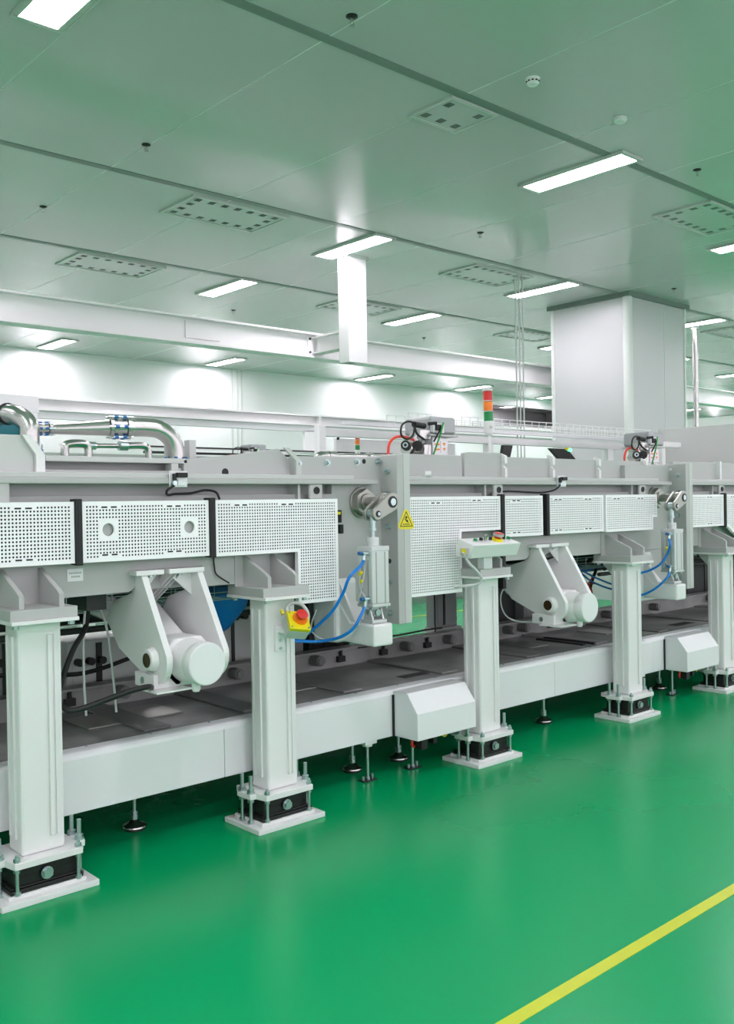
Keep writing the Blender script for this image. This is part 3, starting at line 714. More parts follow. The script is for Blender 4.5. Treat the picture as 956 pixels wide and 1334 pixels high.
# ------------------------------------------------------------------ perforated guards
P = .0155
def perf(label, x0, x1, z0, z1, cut=None, holes=(), slots=(), group='white perforated front guards', yf=3.905, strip_l=False, strip_r=False, slant=None):
    t = thing('perforated_guard', label, 'machine guard', ((x0+x1)/2, yf, z0), group)
    nx = max(3, round((x1-x0)/P)); nz = max(3, round((z1-z0)/P)); dx = (x1-x0)/nx; dz = (z1-z0)/nz
    def inside(i, j):
        if i < 0 or j < 0 or i >= nx or j >= nz: return False
        cx = x0+(i+.5)*dx; cz = z0+(j+.5)*dz
        if cut:
            for (a, b_, c_, d) in cut:
                if a < cx < b_ and c_ < cz < d: return False
        if slant and not slant(cx, cz): return False
        return True
    patches = []
    for (hx, hz, hr) in holes:
        i0 = round((hx-x0)/dx)-3; j0 = round((hz-z0)/dz)-3; patches.append((i0, j0, hr))
    solid = set(); skip = set()
    for (i0, j0, hr) in patches:
        for i in range(i0, i0+6):
            for j in range(j0, j0+6): skip.add((i, j))
    for (sx, sz) in slots:
        ic = int((sx-x0)/dx); jc = int((sz-z0)/dz)
        for i in range(ic-3, ic+4): solid.add((i, jc))
    m = MB(); V = m.v; Fc = m.f
    th = .0025; S = 8; ang = [2*PI*(k_+.5)/S for k_ in range(S)]
    sq = [(1, .4142), (.4142, 1), (-.4142, 1), (-1, .4142), (-1, -.4142), (-.4142, -1), (.4142, -1), (1, -.4142)]
    hr_ = .0048
    for i in range(nx):
        for j in range(nz):
            if not inside(i, j) or (i, j) in skip: continue
            a, b_ = x0+i*dx, z0+j*dz; cx, cz = a+dx/2, b_+dz/2
            inner = all(inside(i+p, j+q) for p in (-1, 0, 1) for q in (-1, 0, 1)) and (i, j) not in solid
            o = len(V)
            V += [(a, yf, b_), (a+dx, yf, b_), (a+dx, yf, b_+dz), (a, yf, b_+dz)]
            if not inner: Fc.append([o, o+1, o+2, o+3])
            else:
                V += [(cx+hr_*math.cos(t_), yf, cz+hr_*math.sin(t_)) for t_ in ang]
                V += [(cx+hr_*math.cos(t_), yf+th, cz+hr_*math.sin(t_)) for t_ in ang]
                h = o+4
                # octagon points at 22.5,67.5,...; corner 2 = +x+z
                Fc += [[o+2, o+3, h+2, h+1], [o+3, o, h+4, h+3], [o, o+1, h+6, h+5], [o+1, o+2, h+0, h+7],
                       [o+2, h+1, h+0], [o+3, h+3, h+2], [o, h+5, h+4], [o+1, h+7, h+6]]
                for k_ in range(S): Fc.append([h+k_, h+(k_+1) % S, h+S+(k_+1) % S, h+S+k_])
            for (di, dj, e) in ((-1, 0, 0), (1, 0, 1), (0, -1, 2), (0, 1, 3)):
                if not inside(i+di, j+dj):
                    o = len(V)
                    ed = [((a, b_), (a, b_+dz)), ((a+dx, b_), (a+dx, b_+dz)), ((a, b_), (a+dx, b_)), ((a, b_+dz), (a+dx, b_+dz))][e]
                    (ax, az), (bx, bz) = ed
                    V += [(ax, yf, az), (bx, yf, bz), (bx, yf+.028, bz), (ax, yf+.028, az)]; Fc.append([o, o+1, o+2, o+3])
    for (i0, j0, hr) in patches:
        a, b_ = x0+i0*dx, z0+j0*dz; cx, cz = a+3*dx, b_+3*dz; n = 32; o = len(V)
        for k_ in range(n):
            t_ = 2*PI*k_/n; cc, ss = math.cos(t_), math.sin(t_); mx_ = max(abs(cc), abs(ss))
            V.append((cx+cc/mx_*3*dx, yf, cz+ss/mx_*3*dz))
        V += [(cx+hr*math.cos(2*PI*k_/n), yf, cz+hr*math.sin(2*PI*k_/n)) for k_ in range(n)]
        V += [(cx+hr*math.cos(2*PI*k_/n), yf+.012, cz+hr*math.sin(2*PI*k_/n)) for k_ in range(n)]
        for k_ in range(n):
            l = (k_+1) % n; Fc.append([o+k_, o+l, o+n+l, o+n+k_]); Fc.append([o+n+k_, o+n+l, o+2*n+l, o+2*n+k_])
    m.sm = [False]*len(Fc); m.mi = [0]*len(Fc)
    sheet = m.build('perforated_sheet', 'guard', t)
    q = MB(); e_ = .006
    if cut:
        a, b_, c_, d = cut[0]
        if a <= x0: q.prism([(x0+e_, d+e_), (b_+e_, d+e_), (b_+e_, z0+e_), (x1-e_, z0+e_), (x1-e_, z1-e_), (x0+e_, z1-e_)], 'y', yf+.030, yf+.034)
        else: q.prism([(x0+e_, z0+e_), (a-e_, z0+e_), (a-e_, d+e_), (x1-e_, d+e_), (x1-e_, z1-e_), (x0+e_, z1-e_)], 'y', yf+.030, yf+.034)
    elif slant: q.prism([(x0+e_, z1-e_), (x0+e_, 1.37), (x0+.33, 1.21), (x1-e_, 1.21), (x1-e_, z1-e_)], 'y', yf+.030, yf+.034)
    else: q.box(x0+e_, x1-e_, yf+.030, yf+.034, z0+e_, z1-e_)
    q.build('hole_shade_sheet', 'hole_shade', t)  # dark sheet added behind the guard so its holes look shaded
    for (hx, hz, hr) in holes: MB().cyl((hx, yf+.03, hz), (hx, yf+.02, hz), hr*1.1).build('sight_port', 'grey', t)
    if slots:
        s_ = MB()
        for (sx, sz) in slots:
            for q in (-.023, .023):
                s_.box(sx+q-.014, sx+q+.014, yf-.0015, yf, sz-.0035, sz+.0035)
        s_.build('fixing_slot', 'blackm', sheet)
    for flag, x in ((strip_l, x0-.018), (strip_r, x1+.018)):
        if flag:
            q = MB(); q.box(x-.016, x+.016, yf-.012, yf+.05, z0-.01, z1+.012); sl = q.build('edge_seal', 'black', t, bev=.004)
            q = MB(); q.box(x-.003, x+.003, yf-.0135, yf-.012, z0, z1); q.build('seal_groove', 'blackm', sl)
    return t
zt, zb = 1.632, 1.362
perf('perforated guard cut by the left picture edge', .72, 1.785, zb, zt, slots=((1.56, 1.606), (1.56, 1.388), (.95, 1.606), (.95, 1.388)), strip_r=True)
perf('perforated guard with two round sight holes', 1.822, 2.472, zb, zt, holes=((1.945, 1.508, .029), (2.365, 1.508, .029)), slots=((1.95, 1.606), (2.28, 1.606), (1.95, 1.392), (2.28, 1.392)), strip_r=True)
perf('large L-shaped perforated guard above and right of the second post', 2.508, 3.292, 1.08, zt, cut=[(2.4, 3.015, 1.0, 1.362)], slots=((2.66, 1.606), (2.95, 1.606)))
perf('L-shaped perforated guard right of the yellow warning triangle', 3.82, 4.66, 1.05, zt+.006, cut=[(4.29, 5, 1.0, 1.415)], slots=((4.06, 1.60), (4.43, 1.612)), strip_r=True)
perf('small perforated guard above the control panel, between two black seals', 4.697, 5.10, 1.372, zt+.006, slots=((4.82, 1.606), (4.82, 1.398)))
perf('perforated guard directly above the far tilting motor', 5.165, 5.81, 1.375, zt+.006, slots=((5.27, 1.61), (5.62, 1.61), (5.27, 1.4), (5.62, 1.4)), strip_l=True)
perf('stepped perforated guard left of the far lever cylinder', 5.842, 6.535, 1.368, zt+.006, cut=[(6.48, 6.6, 1.3, 1.46)], slots=((5.98, 1.61), (6.3, 1.61)))
perf('small perforated guard right of the second big flange', 7.01, 7.59, 1.366, zt, slots=((7.35, 1.61), (7.35, 1.39)), strip_r=True)
perf('slanted perforated guard at the far right picture edge', 7.632, 8.4, 1.2, zt, slots=((7.75, 1.61),), slant=lambda x, z: z > 1.366-(x-7.632)*.5)

# ------------------------------------------------------------------ tilting motor units
def arc(cx, cz, r, a0, a1, n=12): return [(cx+r*math.cos(math.radians(a0+(a1-a0)*k_/n)), cz+r*math.sin(math.radians(a0+(a1-a0)*k_/n))) for k_ in range(n+1)]
def make_motor():
    t = thing('tilting_motor', '', 'motor unit', (2.28, 3.95, 1.30), 'white motors in yoke brackets under the chambers')
    prof = [(4.30, 1.06), (4.22, 1.15), (4.03, 1.20), (3.995, 1.285), (3.935, 1.285)] + [(3.905, 1.235)] + arc(3.83, .907, .114, 168, 302, 16)[0:] + [(4.17, .925)]
    def plate(xa, xb, nm):
        MB().prism(prof, 'x', xa, xb).build(nm, 'white', t, bev=.002)
    plate(2.12, 2.152, 'yoke_plate'); plate(2.42, 2.452, 'yoke_plate')
    m = MB(); m.box(2.09, 2.235, 3.925, 4.02, 1.285, 1.308); m.box(2.262, 2.455, 3.925, 4.02, 1.285, 1.308); m.build('mounting_flange', 'white', t, bev=.003)
    m = MB()
    for x in (2.185, 2.34): m.hexn((x, 3.965, 1.272), (x, 3.965, 1.285), .014)
    m.build('flange_bolt', 'zinc', t)
    m = MB()
    for x in (2.285, 2.31, 2.335): m.prism([(3.94, 1.285), (4.02, 1.285), (4.25, 1.14), (4.25, 1.10)], 'x', x, x+.006)
    m.prism([(2.152, 1.285), (2.235, 1.285), (2.152, 1.19)], 'y', 3.99, 4.0); m.prism([(2.42, 1.285), (2.29, 1.285), (2.42, 1.17)], 'y', 3.99, 4.0)
    m.build('web_rib', 'white', t)
    m = MB(); m.cyl((2.12, 3.835, .907), (2.085, 3.835, .907), .058, r2=.048); m.build('bearing_boss', 'white', t, bev=.004)
    m = MB(); m.ring((2.0855, 3.835, .907), (2.082, 3.835, .907), .033, .024); m.cyl((2.0845, 3.835, .907), (2.0835, 3.835, .907), .025); m.build('bearing_bush', 'brass', t)
    # gearbox
    m = MB()
    m.prism([(-.075+2.287, .775), (.075+2.287, .775), (.118+2.287, .83), (.118+2.287, .94), (.07+2.287, .995), (-.07+2.287, .995), (-.132+2.287, .94), (-.132+2.287, .83)], 'y', 3.80, 3.97)
    m.build('gearbox', 'white', t, bev=.01)
    m = MB(); m.prism([(3.97, .80), (3.97, .98), (4.30, 1.16), (4.36, 1.1), (4.3, .95)], 'x', 2.2, 2.38); m.build('gear_neck', 'white', t, bev=.02)
    cx, cz = 2.285, .888
    m = MB(); m.lathe([(.104, .80-.8), (.104, .025), (.100, .035), (.098, .04), (.098, .11), (.0965, .113), (.0965, .117), (.098, .12), (.098, .172), (.095, .177)], (cx, 3.82, cz), (0, -1, 0), n=48); m.build('motor_housing', 'white', t)
    m = MB(); m.cyl((cx, 3.643, cz), (cx, 3.640, cz), .092, n=48); m.build('end_cap', 'white2', t)
    m = MB(); m.cyl((cx-.02, 3.71, .81), (cx-.02, 3.71, .765), .02); m.cyl((cx-.02, 3.71, .765), (cx-.02, 3.71, .758), .016); m.build('cable_gland', 'white', t)
    m = MB(); m.box(2.07, 2.25, 3.72, 3.9, .768, .776); m.build('foot_plate', 'white', t, bev=.002)
    m = MB(); m.box(2.10, 2.24, 3.80, 3.98, .776, .84); m.build('foot_block', 'white', t, bev=.004)
    m = MB(); m.cyl((2.0995, 3.9, .808), (2.095, 3.9, .808), .016); m.build('foot_screw', 'zinc', t)
    return t
mot = make_motor(); mot['label'] = 'near white tilting motor hanging between the first and second posts'
dup(mot, (2.28+2.96, 3.95, 1.30), 'far white tilting motor hanging between the third and fourth posts')
# stabiliser arm seen behind yoke
for dx_, lb in ((0, 'white sloping arm behind the near tilting motor'), (2.96, 'white sloping arm behind the far tilting motor')):
    m = MB(); m.prism([(1.98, 1.13), (2.05, 1.2), (2.4, 1.08), (2.42, .93), (2.36, .93)], 'y', 4.36, 4.40)
    for i_, v_ in enumerate(m.v): m.v[i_] = (v_[0]+dx_, v_[1], v_[2])
    tag(m.build('swing_arm', 'greyl', bev=.003), lb, 'machine arm')

# ------------------------------------------------------------------ lever cylinders
def make_cylinder():
    x0, x1 = 3.372, 3.498; xm = (x0+x1)/2
    t = thing('lever_cylinder', '', 'pneumatic cylinder', (xm, 3.78, .955), 'upright pneumatic cylinders on white arms')
    m = MB(); m.box(x0, x1, 3.722, 3.838, 1.06, 1.355); m.build('barrel', 'alu', t, bev=.006)
    m = MB(); m.box(x0-.002, x1+.002, 3.72, 3.84, 1.345, 1.372); m.build('end_cap', 'alu', t, bev=.003)
    m = MB(); m.box(x0-.004, x1+.004, 3.718, 3.842, 1.043, 1.06); m.build('end_cap', 'alu', t, bev=.003)
    m = MB(); m.box(x0+.028, x0+.034, 3.7205, 3.722, 1.065, 1.34); m.box(x1-.034, x1-.028, 3.7205, 3.722, 1.065, 1.34); m.box(x0-.0015, x0, 3.75, 3.756, 1.1, 1.3); m.box(x0-.0015, x0, 3.80, 3.806, 1.1, 1.3); m.build('sensor_groove', 'cast', t)
    m = MB(); m.cyl((xm, 3.78, 1.372), (xm, 3.78, 1.42), .034); m.build('gland_nut', 'alu', t)
    m = MB(); m.cyl((xm, 3.78, 1.42), (xm, 3.78, 1.47), .012); m.hexn((xm, 3.78, 1.455), (xm, 3.78, 1.468), .022); m.build('piston_rod', 'zinc', t)
    m = MB(); m.cyl((xm, 3.78, 1.468), (xm, 3.78, 1.53), .017); m.cyl((xm, 3.80, 1.548), (xm, 3.76, 1.548), .026); m.build('rod_eye', 'zinc', t)
    m = MB(); m.box(x0+.01, x1-.01, 3.735, 3.83, .955, .972); m.prism([(3.745, .972), (3.82, .972), (3.80, 1.03), (3.765, 1.03)], 'x', xm-.045, xm-.033); m.prism([(3.745, .972), (3.82, .972), (3.80, 1.03), (3.765, 1.03)], 'x', xm+.033, xm+.045)
    m.box(xm-.02, xm+.02, 3.76, 3.8, .99, 1.045); m.build('pivot_foot', 'alu', t, bev=.002)
    m = MB(); m.cyl((xm, 3.755, 1.01), (xm, 3.745, 1.01), .018); m.cyl((xm-.05, 3.78, 1.01), (xm+.05, 3.78, 1.01), .012)
    for sx in (x0+.01, x1-.01): m.hexn((sx, 3.74, 1.03), (sx, 3.74, 1.045), .009)
    m.build('pivot_pin', 'zinc', t)
    m = MB(); m.cyl((x0, 3.75, 1.335), (x0-.045, 3.75, 1.335), .014); m.cyl((x0-.03, 3.75, 1.335), (x0-.035, 3.75, 1.30), .013)
    m.cyl((x0, 3.75, 1.09), (x0-.04, 3.75, 1.09), .014); m.cyl((x0-.025, 3.75, 1.09), (x0-.03, 3.75, 1.05), .013); m.build('air_fitting', 'zinc', t)
    m = MB(); m.cyl((x0-.045, 3.75, 1.335), (x0-.07, 3.75, 1.338), .010); m.cyl((x0-.04, 3.75, 1.09), (x0-.06, 3.75, 1.092), .010); m.build('flow_screw', 'bluep', t)
    m = MB(); m.tube([(x0-.004, 3.8, 1.31), (x0-.03, 3.79, 1.22), (x0-.03, 3.79, 1.15), (x0-.006, 3.78, 1.10)], .005, n=8); m.tube([(x0-.004, 3.77, 1.28), (x0-.02, 3.77, 1.2), (x0-.03, 3.8, 1.08)], .004, n=8); m.build('sensor_cable', 'cable', t)
    m = MB(); m.cyl((x0-.03, 3.77, 1.235), (x0-.055, 3.76, 1.222), .008, n=10); m.cyl((x0-.03, 3.77, 1.19), (x0-.045, 3.765, 1.18), .007, n=10); m.build('cable_marker', 'yellow', t)
    return t
CD = 3.095
cy = make_cylinder(); cy['label'] = 'near aluminium pneumatic cylinder left of the warning triangle'; cl = cy.location.copy()
dup(cy, (cl.x+CD, cl.y, cl.z), 'far aluminium pneumatic cylinder at the right end of the middle chamber')
def make_arm():
    t = thing('cylinder_arm', '', 'machine arm', (3.43, 4.0, .83), 'white arms carrying the cylinders')
    prof = [(3.705, .83), (3.705, .952), (3.86, .952), (3.88, 1.0), (3.93, 1.12), (3.985, 1.19), (4.0, 1.2), (4.12, 1.2), (4.2, 1.14), (4.2, .815), (3.9, .81)]
    prof = [(3.705, .832), (3.705, .952), (3.90, .955), (3.995, 1.06), (3.995, .84)]
    MB().prism(prof, 'x', 3.365, 3.505).build('arm_block', 'white', t, bev=.012)
    MB().prism([(3.99, .83), (3.99, 1.18), (4.03, 1.215), (4.2, 1.215), (4.2, .82)], 'x', 3.34, 3.50).build('arm_mount', 'white', t, bev=.02)
    MB().prism([(3.86, .95), (3.995, .95), (3.995, 1.17)], 'x', 3.37, 3.385).build('arm_web', 'white', t)
    return t
ar = make_arm(); ar['label'] = 'white arm block under the near pneumatic cylinder'; al = ar.location.copy()
dup(ar, (al.x+CD, al.y, al.z), 'white arm block under the far pneumatic cylinder')
def make_lever():
    cx, cz = 3.545, 1.610
    t = thing('clamp_lever', '', 'lever', (cx, 3.99, cz), 'cast steel levers above the cylinders')
    m = MB(); m.cyl((cx, 4.0, cz), (cx, 3.985, cz), .088); m.hexn((cx, 3.985, cz), (cx, 3.945, cz), .08); m.cyl((cx, 3.945, cz), (cx, 3.93, cz), .05); m.build('shaft_nut', 'cast', t, bev=.003)
    m = MB(); m.cyl((cx, 3.93, cz), (cx, 3.80, cz), .03); m.build('shaft', 'cast', t)
    px, pz = 3.437, 1.546
    # lever outline: big eye at shaft, small eye at pin
    d = Vector((px-cx, pz-cz)); L = d.length; ang = math.degrees(math.atan2(d.y, d.x))
    nrm = Vector((-d.y, d.x)).normalized()
    bend = (cx+px)/2+nrm.x*.030, (cz+pz)/2+nrm.y*.030
    bend2 = (cx+px)/2-nrm.x*.042, (cz+pz)/2-nrm.y*.042
    poly = arc(cx, cz, .052, ang+90, ang+270, 18)+[bend]+arc(px, pz, .037, ang-90, ang+90, 14)+[bend2]
    poly = arc(cx, cz, .052, ang+80, ang+275, 18)+[((cx+px)/2+.006, (cz+pz)/2+.046)] [:0]+arc(px, pz, .037, ang-80, ang+75, 14)
    for ya, yb in ((3.735, 3.757), (3.803, 3.825)):
        MB().prism(poly, 'y', ya, yb).build('lever_plate', 'cast', t, bev=.005)
    m = MB(); m.cyl((cx, 3.757, cz), (cx, 3.803, cz), .045); m.build('hub', 'cast', t)
    m = MB(); m.ring((cx, 3.7345, cz), (cx, 3.731, cz), .032, .021); m.cyl((px, 3.7345, pz), (px, 3.733, pz), .018); m.build('eye_recess', 'blackm', t)
    m = MB(); m.cyl((cx, 3.735, cz), (cx, 3.728, cz), .020); m.cyl((px, 3.735, pz), (px, 3.727, pz), .010); m.cyl((px, 3.74, pz), (px, 3.82, pz), .012); m.build('pin', 'zinc', t)
    return t
lv = make_lever(); lv['label'] = 'near cast lever on its shaft, left of the warning triangle'; ll = lv.location.copy()
dup(lv, (ll.x+CD, ll.y, ll.z), 'far cast lever on its shaft, at the right end of the middle chamber')

def tubeobj(name, m_, pts, r, label, cat='hose', group=None, n=12):
    return tag(MB().tube(pts, r, n=n).build(name, m_), label, cat, group)
tubeobj('air_hose', 'blue', [(3.338, 3.75, 1.300), (3.31, 3.745, 1.27), (3.226, 3.74, 1.216), (3.216, 3.78, 1.133), (3.186, 3.83, 1.039), (3.158, 3.90, .970), (3.126, 3.96, .917), (3.06, 3.975, .89), (2.98, 3.975, .89)], .0085, 'upper blue air hose from the near cylinder to the second post')
tubeobj('air_hose', 'blue', [(3.342, 3.75, 1.052), (3.302, 3.74, 1.006), (3.264, 3.76, .939), (3.234, 3.82, .895), (3.209, 3.9, .870), (3.16, 3.96, .862), (3.06, 3.975, .874), (2.98, 3.975, .885)], .0085, 'lower blue air hose from the near cylinder to the second post')
tubeobj('air_hose', 'blue', [(6.433, 3.75, 1.300), (6.415, 3.73, 1.254), (6.424, 3.76, 1.183), (6.391, 3.8, 1.108), (6.37, 3.88, 1.058), (6.30, 3.95, 1.03), (6.15, 3.965, 1.0)], .0085, 'upper blue air hose from the far cylinder to the fourth post')
tubeobj('air_hose', 'blue', [(6.437, 3.75, 1.052), (6.39, 3.74, 1.014), (6.355, 3.8, .941), (6.34, 3.88, .889), (6.28, 3.95, .86), (6.15, 3.965, .85)], .0085, 'lower blue air hose from the far cylinder to the fourth post')
tubeobj('power_cable', 'black', [(2.10, 3.82, .785), (2.04, 3.75, .805), (1.958, 3.75, .799), (1.864, 3.78, .772), (1.749, 3.80, .745), (1.70, 3.83, .746), (1.695, 3.9, .79), (1.768, 4.0, .87), (1.86, 4.1, .96), (1.97, 4.2, 1.05), (2.0, 4.25, 1.2)], .0125, 'thick black cable looping down from the near tilting motor', 'cable')
tubeobj('signal_cable', 'cable', [(1.97, 4.2, 1.17), (1.955, 4.2, 1.0), (1.953, 4.2, .8), (1.96, 4.2, .62)], .006, 'left thin pale cable hanging beside the thick black loop', 'cable')
tubeobj('signal_cable', 'cable', [(2.03, 4.25, 1.17), (2.09, 4.25, 1.05), (2.12, 4.25, .85), (2.14, 4.25, .6)], .006, 'right thin pale cable hanging beside the thick black loop', 'cable')
tubeobj('control_cable', 'cable', [(4.12, 3.72, 1.27), (4.13, 3.70, 1.235), (4.17, 3.69, 1.20), (4.22, 3.69, 1.145), (4.2, 3.72, 1.11), (4.1, 3.8, 1.10)], .009, 'grey cable looping from the left end of the control panel', 'cable')
tubeobj('ground_cable', 'cable', [(3.2, 3.99, 1.03), (3.17, 4.0, .93), (3.22, 3.98, .87), (3.3, 3.9, .86), (3.36, 3.84, .93), (3.365, 3.8, 1.0)], .004, 'thin grey cable looping beside the white cylinder arm', 'cable')

# ------------------------------------------------------------------ emergency stop box on post 2
t = thing('emergency_stop_box', 'yellow and grey emergency stop box with red mushroom button on the second post', 'emergency stop', (2.85, 3.72, 1.0))
n = Vector((-.10, -.70, .67)).normalized(); ax = Vector((.80, -.58, .18)); ax = (ax-n*ax.dot(n)).normalized(); ay = n.cross(ax)
R_ = Matrix((ax, ay, n)).transposed()*1.3; O_ = Vector((2.835, 3.69, 1.012))
def lo(m):
    m.v = [tuple(O_+R_ @ Vector(v)) for v in m.v]; return m
lo(MB().box(-.042, .042, -.042, .042, -.04, .005)).build('housing', 'greyl', t, bev=.004)
lo(MB().box(-.043, .043, -.043, .043, .005, .024)).build('lid', 'yellow', t, bev=.005)
lo(MB().lathe([(.03, .024), (.03, .028), (.02, .03)], (.005, .008, 0), (0, 0, 1))).build('collar', 'orange', t)
lo(MB().lathe([(.012, .028), (.012, .04), (.022, .044), (.023, .052), (.018, .057), (.006, .059)], (.005, .008, 0), (0, 0, 1))).build('mushroom_button', 'red', t)
m = MB()
for sx in (-.034, .034):
    for sy in (-.034, .034): m.cyl((sx, sy, .024), (sx, sy, .0255), .004, n=10)
lo(m).build('lid_screw', 'zinc', t)
lo(MB().tube([(-.02, .042, -.01), (-.03, .075, 0), (-.005, .095, .01), (.03, .085, .015), (.05, .05, .01), (.045, .01, 0)], .007, n=10)).build('cable', 'cable', t)
lo(MB().cyl((-.045, .05, -.01), (-.05, .068, -.008), .007, n=10)).build('cable_tag', 'yellow', t)
b = MB(); b.box(2.775, 2.835, 3.79, 3.805, .87, 1.0); b.box(2.79, 2.83, 3.73, 3.8, .965, .985); b.build('mounting_plate', 'white', t, bev=.002)
m = MB(); m.hexn((2.805, 3.79, .925), (2.805, 3.782, .925), .008); m.hexn((2.805, 3.79, .885), (2.805, 3.782, .885), .008); m.build('screw', 'zinc', t)

# control panel on post 3
t = thing('push_button_station', 'white sloping push button control panel on top of the third post', 'control panel', (4.36, 3.72, 1.27))
MB().prism([(3.665, 1.347), (3.70, 1.268), (3.82, 1.278), (3.80, 1.385)], 'x', 4.135, 4.565).build('case', 'white', t, bev=.005)
boxo('mounting_bracket', 'alu', t, 4.3, 4.38, 3.74, 3.79, 1.194, 1.275, bev=.003)
nn = Vector((0, -.038, .135)).normalized()
def topp(x, f): return Vector((x, 3.665+.135*f, 1.347+.038*f))
def knob(nm, mats, x, r, h, f=.5):
    m = MB(); p = topp(x, f); m.cyl(p, p+nn*.006, r*1.25, n=20); m.build('bezel', 'alu', t)
    m = MB(); m.cyl(p+nn*.006, p+nn*h, r, r*.92, n=20); m.build(nm, mats, t, bev=.002)
knob('green_button', 'green', 4.215, .013, .018); knob('selector_switch', 'black', 4.265, .012, .022); knob('key_switch', 'steel', 4.305, .012, .04)
knob('selector_switch', 'black', 4.35, .011, .024); knob('selector_switch', 'blackm', 4.475, .011, .026); knob('green_button', 'green', 4.52, .013, .02)
p = topp(4.41, .45)
MB().cyl(p, p+nn*.016, .034, n=28).build('yellow_collar', 'yellow', t)
MB().lathe([(.02, .016), (.022, .03), (.029, .034), (.029, .044), (.02, .05), (.008, .052)], p, nn).build('mushroom_button', 'red', t)
MB().ring(p+nn*.03, p+nn*.048, .034, .0325).build('clear_shroud', 'glass', t)
m = MB(); m.box(4.124, 4.136, 3.71, 3.77, 1.285, 1.33); m.cyl((4.135, 3.74, 1.30), (4.11, 3.74, 1.292), .013, n=12); m.build('cable_gland', 'greyl', t)
boxo('side_label', 'yellow', t, 4.118, 4.124, 3.725, 3.755, 1.30, 1.325)

# warning triangle
t = thing('warning_sign', 'yellow triangular warning sign on the big flange between the chambers', 'sign', (3.768, 3.859, 1.45))
cx = 3.80-.0+.052+.0; cxs = 3.768
def tri(m, s_, y, cz=1.497):
    pts = []
    for a in (90, 210, 330):
        a = math.radians(a)
        for da in (-14, 0, 14):
            aa = a+math.radians(da); pts.append((cxs+s_*math.cos(aa)*(.93 if da else 1), cz+s_*math.sin(aa)*(.93 if da else 1)))
    m.prism(pts, 'y', y-.001, y); return m
tri(MB(), .070, 3.8595).build('backing', 'yellow', t)
m = MB()
def tri_ring(m, so, si, y, cz):
    A = [(cxs+so*math.cos(math.radians(a)), cz+so*math.sin(math.radians(a))) for a in (90, 210, 330)]
    B = [(cxs+si*math.cos(math.radians(a)), cz+si*math.sin(math.radians(a))) for a in (90, 210, 330)]
    for k_ in range(3):
        l = (k_+1) % 3; m.prism([A[k_], A[l], B[l], B[k_]], 'y', y-.0005, y)
tri_ring(m, .060, .051, 3.8585, 1.497); m.build('black_border', 'black', t)
m = MB(); y = 3.8585
m.cyl((cxs+.0, y, 1.520), (cxs+.0, y-.0005, 1.520), .008, n=14); m.prism([(cxs-.016, 1.512), (cxs-.008, 1.514), (cxs+.004, 1.503), (cxs-.002, 1.499)], 'y', y-.0005, y)
m.cyl((cxs+.006, y, 1.500), (cxs+.006, y-.0005, 1.500), .007, n=14); m.prism([(cxs+.004, 1.505), (cxs+.018, 1.493), (cxs+.014, 1.489), (cxs+.0, 1.498)], 'y', y-.0005, y)
for q in range(6): m.box(cxs-.028+q*.0095, cxs-.0215+q*.0095, y-.0005, y, 1.478, 1.484)
m.build('pictogram', 'black', t)
# small white nameplate
t = thing('name_plate', 'small white notice plate on the left chamber beam', 'sign', (1.82, 3.994, 1.28))
boxo('plate', 'white2', t, 1.787, 1.862, 3.992, 3.9945, 1.277, 1.332)
m = MB()
for q in range(7): m.box(1.796+q*.0085, 1.802+q*.0085, 3.9915, 3.992, 1.310, 1.317)
for q in range(5): m.box(1.806+q*.0085, 1.812+q*.0085, 3.9915, 3.992, 1.294, 1.301)
m.build('lettering', 'cast', t)

# proximity sensors and their cables on the ledge
def sensor(x, label):
    t = thing('sensor_unit', label, 'sensor', (x, 3.92, 1.70), 'small sensor units on the chamber ledges')
    m = MB(); m.box(x-.05, x+.048, 3.924, 3.93, 1.695, 1.775); m.build('plate', 'alu', t, bev=.004)
    m = MB(); m.box(x-.018, x+.038, 3.90, 3.924, 1.742, 1.765); m.box(x-.035, x-.02, 3.905, 3.924, 1.705, 1.76); m.build('switch_body', 'black', t, bev=.003)
    boxo('label_plate', 'white2', t, x-.008, x+.034, 3.915, 3.924, 1.705, 1.732)
    m = MB(); m.cyl((x-.032, 3.924, 1.715), (x-.032, 3.90, 1.715), .012, n=12); m.cyl((x+.04, 3.924, 1.715), (x+.04, 3.918, 1.715), .006, n=10); m.cyl((x+.04, 3.924, 1.76), (x+.04, 3.918, 1.76), .006, n=10); m.build('fixing_screw', 'zinc', t)
sensor(2.32, 'sensor unit with black switch on the left chamber ledge'); sensor(5.34, 'sensor unit with black switch on the middle chamber ledge')
tubeobj('sensor_cable', 'black', [(2.29, 3.91, 1.705), (2.255, 3.92, 1.68), (2.28, 3.96, 1.66), (2.33, 3.975, 1.665), (2.42, 3.98, 1.668), (2.5, 3.98, 1.682), (2.56, 3.975, 1.672), (2.575, 3.965, 1.635)], .006, 'black sensor cable looping over the guard with two sight holes', 'cable', n=8)
tubeobj('sensor_cable', 'black', [(5.30, 3.91, 1.705), (5.26, 3.93, 1.675), (5.18, 3.975, 1.66), (5.0, 3.98, 1.665), (4.82, 3.98, 1.67), (4.74, 3.975, 1.66), (4.72, 3.965, 1.635)], .006, 'black sensor cable above the small middle guard', 'cable', n=8)
tubeobj('sensor_cable', 'black', [(2.545, 3.985, 1.36), (2.55, 3.985, 1.30), (2.56, 3.98, 1.26), (2.62, 3.96, 1.215)], .004, 'short black cable below the seal left of the second post', 'cable', n=8)

